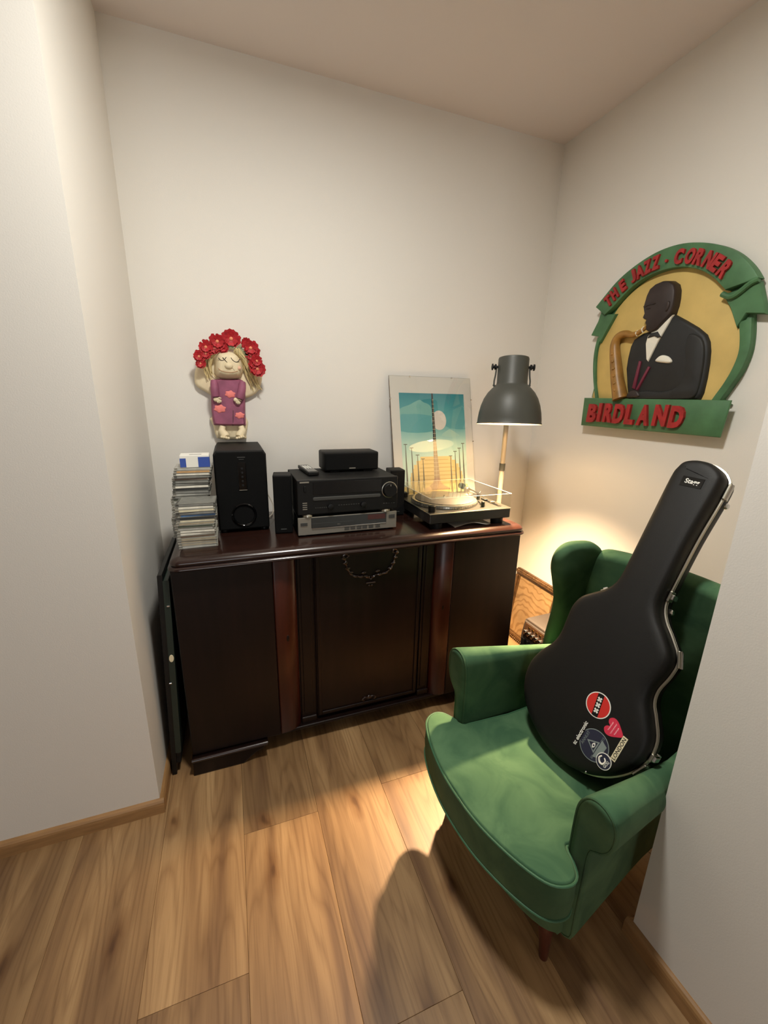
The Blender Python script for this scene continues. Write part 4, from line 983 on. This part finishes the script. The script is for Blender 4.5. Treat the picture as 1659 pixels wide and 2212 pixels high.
spart('hand', smooth([(-0.085,0.146),(-0.080,0.175),(-0.050,0.185),(-0.025,0.172),(-0.02,0.15)], 3), 0.040, 0.060, 0.008, M['skin'])

# ------------------------------------------------------------------ green velvet wing chair
CH_ = thing('wing_armchair', 'deep green velvet wingback armchair with piped seat holding the guitar case', 'armchair', (0.65, 0.825, 0), (0, 0, R(5.5)))
V = M['velvet']
# seat base
half = [(0.030, 0.0), (0.030, 0.10), (0.034, 0.19), (0.045, 0.245), (0.070, 0.275), (0.10, 0.282), (0.35, 0.254), (0.60, 0.224), (0.76, 0.212), (0.79, 0.21), (0.80, 0.12)]
poly = [(x-0.030*math.cos(min(abs(y)/0.25, 1)*math.pi/2), y) for x, y in half] + [(x-0.030*math.cos(min(abs(y)/0.25, 1)*math.pi/2) if x < 0.2 else x, -y) for x, y in half[::-1][:-1]]
bm = BM(); slab(bm, [(x, y*(0.95 if y < 0 and x < 0.12 else 1)) for x, y in smooth(poly, 2)], XY, [(0.02, 0.148), (0.005, 0.154), (0, 0.165), (0, 0.300), (0.01, 0.312)]); obj('seat_base', bm, V, CH_, True)
# T-shaped seat cushion
hc = [(-0.092, 0.0), (-0.086, 0.10), (-0.064, 0.20), (-0.036, 0.275), (-0.008, 0.312), (0.030, 0.326), (0.060, 0.316), (0.080, 0.285), (0.094, 0.250), (0.125, 0.234), (0.30, 0.222), (0.62, 0.190)]
poly = smooth(hc+[(x, -y*(0.935 if x < 0.1 else 1.0)) for x, y in hc[::-1][:-1]], 3)
bm = BM()
def crown(x, y): return 0.010*max(0, 1-((x-0.25)/0.42)**2)*max(0, 1-(y/0.30)**2)
rr = []
def cz(x, h): return h-0.072*max(x, 0)*(h-0.30)/0.15
for d, h in ((0.008, 0.308), (0.003, 0.312), (0.0, 0.320), (-0.003, 0.37), (0.0, 0.428), (0.0015, 0.434), (0.004, 0.438), (0.0065, 0.4405), (0.009, 0.4415)):
    rr.append([(x, y, cz(x, h)) for x, y in inset(poly, d)])
rings(bm, rr); cu = obj('seat_cushion', bm, V, CH_, True)
for h in (0.434, 0.314):
    bm = BM(); tube(bm, [(x, y, cz(x, h)) for x, y in inset(poly, 0.0)], 0.0036, 8, closed=True); obj('piping', bm, M['piping'], cu, True)
# arms: a scrolled section swept backwards and tapering inwards
sec = smooth([(0.236, 0.16), (0.236, 0.40), (0.236, 0.54), (0.241, 0.592), (0.258, 0.628), (0.283, 0.646), (0.312, 0.646), (0.336, 0.630), (0.347, 0.606), (0.349, 0.575), (0.343, 0.543), (0.328, 0.516), (0.310, 0.500), (0.297, 0.480), (0.295, 0.40), (0.294, 0.25), (0.290, 0.16)], 3)
for s in (-1, 1):
    bm = BM(); rr = []
    for x, ins in ((0.088, 0.022), (0.091, 0.012), (0.098, 0.004), (0.108, 0.0), (0.2, 0), (0.3, 0), (0.4, 0), (0.5, 0), (0.6, 0), (0.70, 0.004), (0.73, 0.012)):
        sh_ = (0.052 if s > 0 else 0.072)*max(0, (x-0.10))/0.5
        dz_ = (0.165*max(0, x-0.1)-0.060) if s > 0 else (0.26*min(max(0, x-0.1), 0.42)-0.002)
        rr.append([(x, s*(y-sh_*(0.25+0.75*max(0, min(1, (y-0.24)/0.05)))), z-dz_*max(0, min(1, (z-0.30)/0.30))) for y, z in inset(sec, ins)])
    rings(bm, rr); ar = obj('arm', bm, V, CH_, True)
    bm = BM(); tube(bm, [(0.097, s*y, z+(0.060 if s > 0 else 0.002)*max(0, min(1, (z-0.30)/0.30))) for y, z in inset(sec, 0.004)], 0.0035, 6, closed=True); obj('arm_piping', bm, V, ar, True)
# back: leaning slab with rounded top
ang = R(11)
fB = F((0.615, 0, 0.40), (0, 1, 0), (math.sin(ang), 0, math.cos(ang)), (-math.cos(ang), 0, math.sin(ang)))
bp_ = smooth([(-0.215, -0.26), (0.215, -0.26), (0.228, 0.0), (0.262, 0.30), (0.290, 0.50), (0.288, 0.58), (0.262, 0.628), (0.20, 0.644), (0.10, 0.652), (0.0, 0.654), (-0.10, 0.652), (-0.20, 0.644), (-0.262, 0.628), (-0.288, 0.58), (-0.290, 0.50), (-0.262, 0.30), (-0.228, 0.0)], 4)
bm = BM(); puff(bm, bp_, fB, -0.085, 0.028, 0.045, 6, both=True); obj('backrest', bm, V, CH_, True)
# wings
wg = smooth([(0.575, 0.50), (0.572, 0.62), (0.585, 0.72), (0.590, 0.80), (0.572, 0.88), (0.556, 0.95), (0.566, 1.005), (0.602, 1.042), (0.660, 1.052), (0.730, 1.040), (0.775, 0.98), (0.760, 0.80), (0.73, 0.62), (0.70, 0.50)], 4)
for s in (-1, 1):
    fl_ = R(13)
    fW = F((0.645, 0.298 if s > 0 else -0.262, 0), (math.cos(fl_), -s*math.sin(fl_), 0), (0, 0, 1), (math.sin(fl_), s*math.cos(fl_), 0))
    bm = BM(); puff(bm, [(x-0.66, z) for x, z in wg], fW, -0.034, 0.034, 0.034, 6, both=True); obj('wing', bm, V, CH_, True)
# legs
for s in (-1, 1):
    bm = BM()
    rr = []
    for t, z, r in ((0, 0.150, 0.021), (0.2, 0.125, 0.022), (0.35, 0.10, 0.020), (0.7, 0.05, 0.0155), (0.9, 0.015, 0.0140), (1.0, 0.0, 0.0125)):
        cx, cy = 0.086-0.002*t, s*(0.232+0.012*t)+0.014
        rr.append([(cx+r*math.cos(2*math.pi*k/16), cy+r*math.sin(2*math.pi*k/16), z) for k in range(16)])
    rings(bm, rr); lg = obj('leg', bm, M['legred'], CH_, True)
    bm = BM(); rr = []
    for t, z, hx, hy in ((0, 0.16, 0.040, 0.022), (0.3, 0.11, 0.034, 0.021), (0.7, 0.05, 0.026, 0.019), (1, 0.0, 0.021, 0.017)):
        cx, cy = 0.66+0.05*t*t, s*0.215
        rr.append([(cx-hx, cy-hy, z), (cx+hx, cy-hy, z), (cx+hx, cy+hy, z), (cx-hx, cy+hy, z)])
    rings(bm, rr); bmesh.ops.bevel(bm, geom=list(bm.edges), offset=0.004, segments=2, affect='EDGES'); obj('leg', bm, M['legred'], CH_, True)
bm = BM(); ball(bm, (0.062, 0.262, 0.132), 0.006, 1, 1, 1, 10); obj('brass_tack', bm, M['brass'], CH_, True)

# ------------------------------------------------------------------ guitar case
O_ = Vector((0.999, 0.846, 0.637)); AX = Vector((0.424, 0.015, 0.905)).normalized(); PE = Vector((0.121, -0.992, -0.040)).normalized(); NN = Vector((-0.897, -0.126, 0.423)).normalized()
gc = thing('guitar_case', 'black hard guitar case with stickers propped upright in the green armchair', 'guitar case', O_)
fC = F((0, 0, 0), PE, AX, NN)
lft = [(0.853,-0.048),(0.830,-0.062),(0.790,-0.068),(0.626,-0.066),(0.493,-0.064),(0.420,-0.066),(0.378,-0.085),(0.345,-0.120),(0.312,-0.152),(0.270,-0.166),(0.220,-0.164),(0.165,-0.160),(0.120,-0.168),(0.066,-0.196),(0.010,-0.212),(-0.050,-0.206),(-0.105,-0.178),(-0.150,-0.128),(-0.183,-0.058),(-0.196,0.010)]
rgh = [(-0.183,0.080),(-0.145,0.145),(-0.085,0.194),(-0.022,0.218),(0.040,0.215),(0.092,0.188),(0.128,0.166),(0.170,0.160),(0.226,0.170),(0.276,0.168),(0.322,0.132),(0.360,0.096),(0.405,0.073),(0.481,0.069),(0.632,0.068),(0.792,0.074),(0.831,0.064),(0.856,0.030),(0.863,-0.010)]
cout = smooth([(v, u) for u, v in lft+rgh], 4)
D0, D1 = -0.120, 0.0                                  # back and front of the shell
bm = BM()
slab(bm, cout, fC, [(0.012, -0.052), (0.0, -0.050), (-0.002, -0.046), (-0.001, -0.020), (0.002, -0.010), (0.007, -0.003), (0.014, 0.000), (0.024, 0.0016), (0.034, 0.0022)]); obj('lid', bm, M['case'], gc, True)
bm = BM()
slab(bm, cout, fC, [(0.034, D0-0.002), (0.024, D0-0.001), (0.014, D0), (0.007, D0+0.003), (0.002, D0+0.010), (-0.001, D0+0.022), (-0.003, -0.062), (0.0, -0.057), (0.012, -0.055)]); sh_c = obj('bottom_shell', bm, M['case'], gc, True)
bm = BM()
rings(bm, [[fC.p(x, y, h) for x, y in inset(cout, d)] for d, h in ((-0.003, -0.060), (-0.0075, -0.059), (-0.0085, -0.0555), (-0.006, -0.054), (-0.0085, -0.0525), (-0.0075, -0.049), (-0.003, -0.048))], False, False)
vl = obj('metal_valance', bm, M['alu'], gc, True)
def onrim(k):   # point and outward direction on the outline
    p = Vector(cout[k % len(cout)]); a = Vector(cout[(k-1) % len(cout)]); b = Vector(cout[(k+1) % len(cout)])
    t = (b-a).normalized(); return p, Vector((t.y, -t.x))*(1 if sarea(cout) > 0 else -1), t
def nearest(u, v): return min(range(len(cout)), key=lambda i: (cout[i][0]-v)**2+(cout[i][1]-u)**2)
def latch(u, v, name, ln=0.034):
    p, nrm, t = onrim(nearest(u, v))
    fr = F(fC.p(p.x, p.y, -0.054), fC.ex*t.x+fC.ey*t.y, fC.en, fC.ex*nrm.x+fC.ey*nrm.y)
    b_ = BM(); fbox(b_, fr, -ln/2, ln/2, -0.015, 0.013, 0.004, 0.012, 0.002); o = obj(name, b_, M['alu'], gc)
    b_ = BM()
    if name == 'latch': fbox(b_, fr, -0.009, 0.009, -0.024, 0.006, 0.010, 0.019, 0.003)
    else: tube(b_, [fr.p(-ln/2, 0, 0.012), fr.p(ln/2, 0, 0.012)], 0.004, 8)
    obj('latch_tab' if name == 'latch' else 'hinge_pin', b_, M['chrome'], o)
latch(0.43, 0.07, 'latch'); latch(0.27, 0.168, 'hinge', 0.05); latch(0.000, 0.217, 'latch', 0.026); latch(-0.055, 0.206, 'hinge', 0.05); latch(0.80, 0.073, 'hinge', 0.05); latch(0.36, -0.105, 'latch', 0.03)
# feet on the bottom shell
for u, v in ((0.775, 0.066), (0.0, 0.205), (0.385, 0.07)):
    p, nrm, t = onrim(nearest(u, v))
    fr = F(fC.p(p.x, p.y, -0.098), fC.ex*t.x+fC.ey*t.y, fC.en, fC.ex*nrm.x+fC.ey*nrm.y)
    b_ = BM(); lathe(b_, [(0.010, -0.004), (0.010, 0.006), (0.007, 0.010), (0.0, 0.0105)], fr, 16, cap1=False); obj('stud', b_, M['chrome'], gc, True)
b_ = BM(); ball(b_, fC.p(0.119, -0.157, 0.0), 0.004, 1, 1, 1, 10); obj('screw', b_, M['chrome'], gc, True)
# maker's plate near the head
b_ = BM(); fbox(b_, fC, -0.026, 0.036, 0.770, 0.802, 0.0015, 0.0035, 0.0008); lb = obj('maker_plate', b_, M['blackg'], gc)
b_ = BM(); tx(b_, 'Stagg', fC, -0.015, 0.776, 0.041, 0.020, 0.0036, None, 0, 0, 0.02); obj('lettering', b_, M['white'], lb)
# stickers (flat prints)
def sticker(name, polys, label):
    first = None
    for poly, mt, n in polys:
        b_ = BM(); slab(b_, poly, fC, [(0, 0.0015), (0, n)])
        if first is None: first = obj(name, b_, mt, gc); first['label'] = label
        else: obj('sticker_print', b_, mt, first)
    return first
def circv(cu_, cv_, ru, rv, n=36): return [(cv_+rv*math.cos(2*math.pi*k/n), cu_+ru*math.sin(2*math.pi*k/n)) for k in range(n)]
c0, r0 = (0.0355, 0.0635), 0.038
an = R(34)
def rot(c, pts, a):
    return [(c[1]+x*math.cos(a)-y*math.sin(a), c[0]+x*math.sin(a)+y*math.cos(a)) for x, y in pts]
def chord(r, x0, x1, n=10):
    a0, a1 = math.asin(max(-1, min(1, x0/r))), math.asin(max(-1, min(1, x1/r)))
    up_ = [(r*math.sin(a0+(a1-a0)*k/n), r*math.cos(a0+(a1-a0)*k/n)) for k in range(n+1)]
    return up_+[(x, -y) for x, y in up_[::-1]]
ar_ = R(8)
st = sticker('sticker', [(circv(*c0, r0+0.001, r0+0.001), M['white'], 0.0030), (circv(*c0, r0-0.002, r0-0.002), M['sticker_red'], 0.0034),
     (rot(c0, chord(r0-0.002, -0.0095, 0.0095), ar_), M['black'], 0.0038)], 'round red sticker with three white crosses on a black band')
b_ = BM()
for k in (-1, 0, 1):
    cc = Vector(rot(c0, [(0, k*0.0178)], ar_)[0])
    for a in (45, 135):
        fr = F(fC.p(cc.x, cc.y, 0), fC.ex*math.cos(R(a)+ar_)+fC.ey*math.sin(R(a)+ar_), fC.ey*math.cos(R(a)+ar_)-fC.ex*math.sin(R(a)+ar_), fC.en)
        fbox(b_, fr, -0.0080, 0.0080, -0.0028, 0.0028, 0.0036, 0.0042)
obj('white_crosses', b_, M['white'], st)
hc_ = (0.006, 0.131)
hpts = [(0.0, -0.030), (0.015, -0.016), (0.026, 0.000), (0.027, 0.014), (0.017, 0.023), (0.006, 0.020), (0.0, 0.012), (-0.006, 0.020), (-0.017, 0.023), (-0.027, 0.014), (-0.026, 0.000), (-0.015, -0.016)]
hs = sticker('sticker', [(smooth(rot(hc_, [(x, y) for x, y in hpts], R(86)), 3), M['sticker_pink'], 0.0032)], 'pink and red heart sticker with pale script')
b_ = BM()
for k, wd in enumerate((0.030, 0.036, 0.024)):
    pth = rot(hc_, [(-wd/2+wd*j/24, 0.010-0.010*k+0.0018*math.sin(j*1.9+k)) for j in range(25)], R(84))
    tube(b_, [fC.p(x, y, 0.0034) for x, y in pth], 0.0008, 4)
obj('script_lines', b_, mat('sticker_pale_pink', (240, 170, 180), 0.5), hs)
ec = (-0.074, 0.105)
es = sticker('sticker', [(circv(*ec, 0.0465, 0.0455), M['greygreen'], 0.0026), (circv(*ec, 0.0442, 0.0432), M['navy'], 0.0030)], 'navy oval sticker with an eye in a pale triangle')
ea = R(86)
for poly, mt, n in ((rot(ec, [(0.030, -0.012), (-0.030, -0.012), (-0.020, -0.030), (0.022, -0.032)], ea), M['greygreen'], 0.0034),
                    (rot(ec, [(0, 0.024), (-0.020, -0.010), (0.020, -0.010)], ea), M['greygreen'], 0.0036),
                    (rot(ec, [(0, 0.017), (-0.014, -0.006), (0.014, -0.006)], ea), M['navy'], 0.0040),
                    (smooth(rot(ec, [(-0.009, 0), (0, 0.0055), (0.009, 0), (0, -0.0045)], ea), 3), M['white'], 0.0044),
                    (circv(*ec, 0.0026, 0.0026, 16), M['navy'], 0.0048)):
    b_ = BM(); slab(b_, poly, fC, [(0, 0.0026), (0, n)]); obj('eye_print', b_, mt, es)
b_ = BM()
for t_, dx, dy, wd, ht in (('ANNUIT', -0.023, 0.0265, 0.046, 0.0085), ('1213', 0.024, -0.016, 0.015, 0.007), ('XIX', -0.037, -0.016, 0.012, 0.007)):
    p = rot(ec, [(dx, dy)], ea)[0]
    tx(b_, t_, fC, p[0], p[1], wd, ht, 0.0036, None, ea)
obj('sticker_print', b_, M['greygreen'], es)
gcn = (-0.092, 0.148)
gs = sticker('sticker', [(circv(*gcn, 0.0235, 0.0225), M['white'], 0.0050), (circv(*gcn, 0.0215, 0.0205), M['navy'], 0.0054)], 'small round navy sticker lettered GOG with a white G mark')
b_ = BM(); ga = R(78)
gpts = smooth([(0.008, 0.012), (-0.002, 0.014), (-0.010, 0.007), (-0.010, -0.001), (-0.004, -0.0045), (0.005, -0.003), (0.009, 0.004)], 4, False)
tube(b_, [fC.p(x, y, 0.0052) for x, y in rot(gcn, gpts, ga)], [0.001+0.0024*math.sin(math.pi*(0.12+0.8*i/len(gpts))) for i in range(len(gpts))], 6)
gq = rot(gcn, [(-0.0115, -0.0145)], ga)[0]; tx(b_, 'GOG', fC, gq[0], gq[1], 0.023, 0.0080, 0.0058, None, ga, 0, 0.02); obj('sticker_print', b_, M['white'], gs)
# LONDON strip and black lettered strip
la = math.atan2(0.006+0.070, 0.164-0.160+0.0001)
ls = F(fC.p(0.167, -0.032, 0), fC.ex*math.cos(R(88))+fC.ey*math.sin(R(88)), fC.ey*math.cos(R(88))-fC.ex*math.sin(R(88)), fC.en)
b_ = BM(); fbox(b_, ls, -0.040, 0.040, -0.0075, 0.0075, 0.0012, 0.0034); lo = obj('sticker', b_, M['cream'], gc); lo['label'] = 'cream strip sticker reading LONDON'
b_ = BM(); tx(b_, 'LONDON', ls, -0.036, -0.0052, 0.072, 0.0104, 0.0036, None, 0, 0, 0.015); obj('sticker_print', b_, M['black'], lo)
tfm = F(fC.p(0.0555, -0.072, 0), fC.ex*math.cos(R(88))+fC.ey*math.sin(R(88)), fC.ey*math.cos(R(88))-fC.ex*math.sin(R(88)), fC.en)
b_ = BM(); fbox(b_, tfm, -0.047, 0.047, -0.009, 0.009, 0.0012, 0.0030); tcs = obj('sticker', b_, M['blackg'], gc); tcs['label'] = 'black strip sticker with white lower-case lettering'
b_ = BM(); tx(b_, 'tc electronic', tfm, -0.042, -0.0055, 0.084, 0.012, 0.0032, None, 0, 0, 0.025); obj('sticker_print', b_, M['white'], tcs)

# ------------------------------------------------------------------ guitar amplifier behind the chair
ga_ = thing('guitar_amplifier', 'small dark combo amplifier with a row of knobs behind the armchair', 'amplifier', (1.53, 1.47, 0), (0, 0, R(2)))
bm = BM(); prism(bm, [(-0.115, 0.012), (0.105, 0.012), (0.105, 0.448), (-0.085, 0.448), (-0.098, 0.440), (-0.115, 0.36)], F((0, 0.150, 0), (1, 0, 0), (0, 0, 1), (0, 1, 0)), -0.30, 0.0)
bmesh.ops.bevel(bm, geom=list(bm.edges), offset=0.008, segments=3, affect='EDGES', clamp_overlap=True); obj('cabinet', bm, M['amptop'], ga_, True)
obj('speaker_cloth', box(BM(), -0.121, -0.110, -0.135, 0.135, 0.03, 0.345, 0.003), M['blacksoft'], ga_)
fA = F((-0.1075, 0, 0.399), (0, -1, 0), Vector((0.017, 0, 0.080)).normalized(), Vector((-0.080, 0, 0.017)).normalized())
b_ = BM(); fbox(b_, fA, -0.130, 0.130, -0.033, 0.033, 0.0, 0.006, 0.002); pnl = obj('control_panel', b_, M['panel'], ga_)
for k in range(9):
    b_ = BM(); fr = F(fA.p(-0.108+k*0.027, -0.008, 0.006), fA.ex, fA.ey, fA.en)
    lathe(b_, [(0.0095, 0), (0.0085, 0.012), (0.0065, 0.014), (0, 0.014)], fr, 16, cap1=False); obj('knob', b_, M['chrome'], pnl, True)
for k in range(8):
    b_ = BM(); fr = F(fA.p(-0.094+k*0.027, 0.017, 0.006), fA.ex, fA.ey, fA.en)
    lathe(b_, [(0.0055, 0), (0.005, 0.004), (0, 0.0045)], fr, 12, cap1=False); obj('jack', b_, M['brass'], pnl, True)
for x in (-0.09, 0.08):
    for y in (-0.12, 0.12):
        b_ = BM(); lathe(b_, [(0.013, 0), (0.015, 0.013)], F((x, y, 0), (1, 0, 0), (0, 1, 0)), 14); obj('foot', b_, M['black'], ga_)

# ------------------------------------------------------------------ gilt framed picture leaning on the right wall
gl = math.atan(0.16)
gp = thing('gilt_picture', 'ornate gilt framed ochre picture leaning on the wall behind the amplifier', 'picture', (1.742, 1.97, 0))
fP = F((0, 0, 0), (0, -1, 0), (math.sin(gl), 0, math.cos(gl)), (-math.cos(gl), 0, math.sin(gl)))
W2, H2 = 0.205, 0.475
def tapestry():
    mt = mat('ochre_picture', (142, 114, 76), 0.7, var=0.25, scale=9)
    nt = mt.node_tree; L = nt.links; b = nt.nodes['Principled BSDF']; N = nt.nodes.new
    tc = N('ShaderNodeTexCoord'); wv = N('ShaderNodeTexWave'); wv.wave_type = 'RINGS'; wv.inputs['Scale'].default_value = 7; wv.inputs['Distortion'].default_value = 16; wv.inputs['Detail'].default_value = 2
    L.new(tc.outputs['Object'], wv.inputs['Vector'])
    r = N('ShaderNodeValToRGB'); r.color_ramp.elements[0].position = 0.05; r.color_ramp.elements[0].color = (0.62, 0.54, 0.42, 1); r.color_ramp.elements[1].position = 0.35; L.new(wv.outputs['Fac'], r.inputs[0])
    mx = N('ShaderNodeMix'); mx.data_type = 'RGBA'; mx.blend_type = 'MULTIPLY'; mx.inputs[0].default_value = 0.8
    src = b.inputs['Base Color'].links[0].from_socket
    L.new(src, mx.inputs[6]); L.new(r.outputs[0], mx.inputs[7]); L.new(mx.outputs[2], b.inputs['Base Color'])
    return mt
obj('canvas', fbox(BM(), fP, -W2+0.02, W2-0.02, 0.02, H2-0.02, 0.0, 0.006), tapestry(), gp)
for a in ((-W2, W2, 0.0, 0.045), (-W2, W2, H2-0.045, H2)):
    b_ = BM(); fbox(b_, fP, a[0], a[1], a[2]+0.001, a[3], -0.012, 0.012, 0.004); fbox(b_, fP, a[0]+0.004, a[1]-0.004, (a[2] if a[2] > 0.1 else a[2]+0.002)+0.016, a[3]-0.006, 0.010, 0.024, 0.006)
    ra = obj('frame_rail', b_, M['gold'], gp)
    b_ = BM()
    for k in range(26): ball(b_, fP.p(-W2+0.012+k*0.0152, (a[3]-0.010 if a[2] > 0.1 else a[2]+0.012), 0.022), 0.006, 1, 1, 1, 6)
    obj('beading', b_, M['gold'], ra, True)
for x0, x1 in ((-W2, -W2+0.045), (W2-0.045, W2)):
    b_ = BM(); fbox(b_, fP, x0, x1, 0.045, H2-0.045, -0.012, 0.012, 0.004); fbox(b_, fP, x0+0.008, x1-0.012, 0.045, H2-0.045, 0.010, 0.024, 0.006); obj('frame_stile', b_, M['gold'], gp)

# ------------------------------------------------------------------ folded boards wedged between sideboard and wall
fb = thing('folded_board', 'dark green and black folded board wedged between the sideboard and wall', 'board', (-0.336, 1.62, 0))
tl = R(2.6)
fT = F((0, 0, 0), (math.cos(tl), 0, -math.sin(tl)), (math.sin(tl), 0, math.cos(tl)), (0, -1, 0))
b_ = BM(); prism(b_, rrect(-0.006, 0.012, 0.001, 0.925, 0.004, 3), fT, -0.46, 0.0); obj('back_leaf', b_, M['black'], fb)
b_ = BM(); prism(b_, rrect(0.0125, 0.034, 0.115, 0.905, 0.005, 3), fT, -0.46, 0.006); gl_ = obj('front_leaf', b_, M['green'], fb)
b_ = BM(); prism(b_, circ(0.0235, 0.572, 0.0085, 20, 1.9), fT, 0.006, 0.0085, 0.001); o = obj('round_sticker', b_, M['cream'], gl_); o['label'] = 'cream oval button'
for x, z in ((0.026, 0.80), (0.014, 0.46)):
    b_ = BM(); fbox(b_, fT, x-0.005, x+0.005, z-0.003, z+0.003, 0.004, 0.010, 0.001); obj('metal_catch', b_, M['chrome'], gl_)
b_ = BM(); prism(b_, rrect(0.0125, 0.030, 0.055, 0.112, 0.003, 3), fT, -0.44, -0.006); obj('hinge_block', b_, M['blackm'], fb)
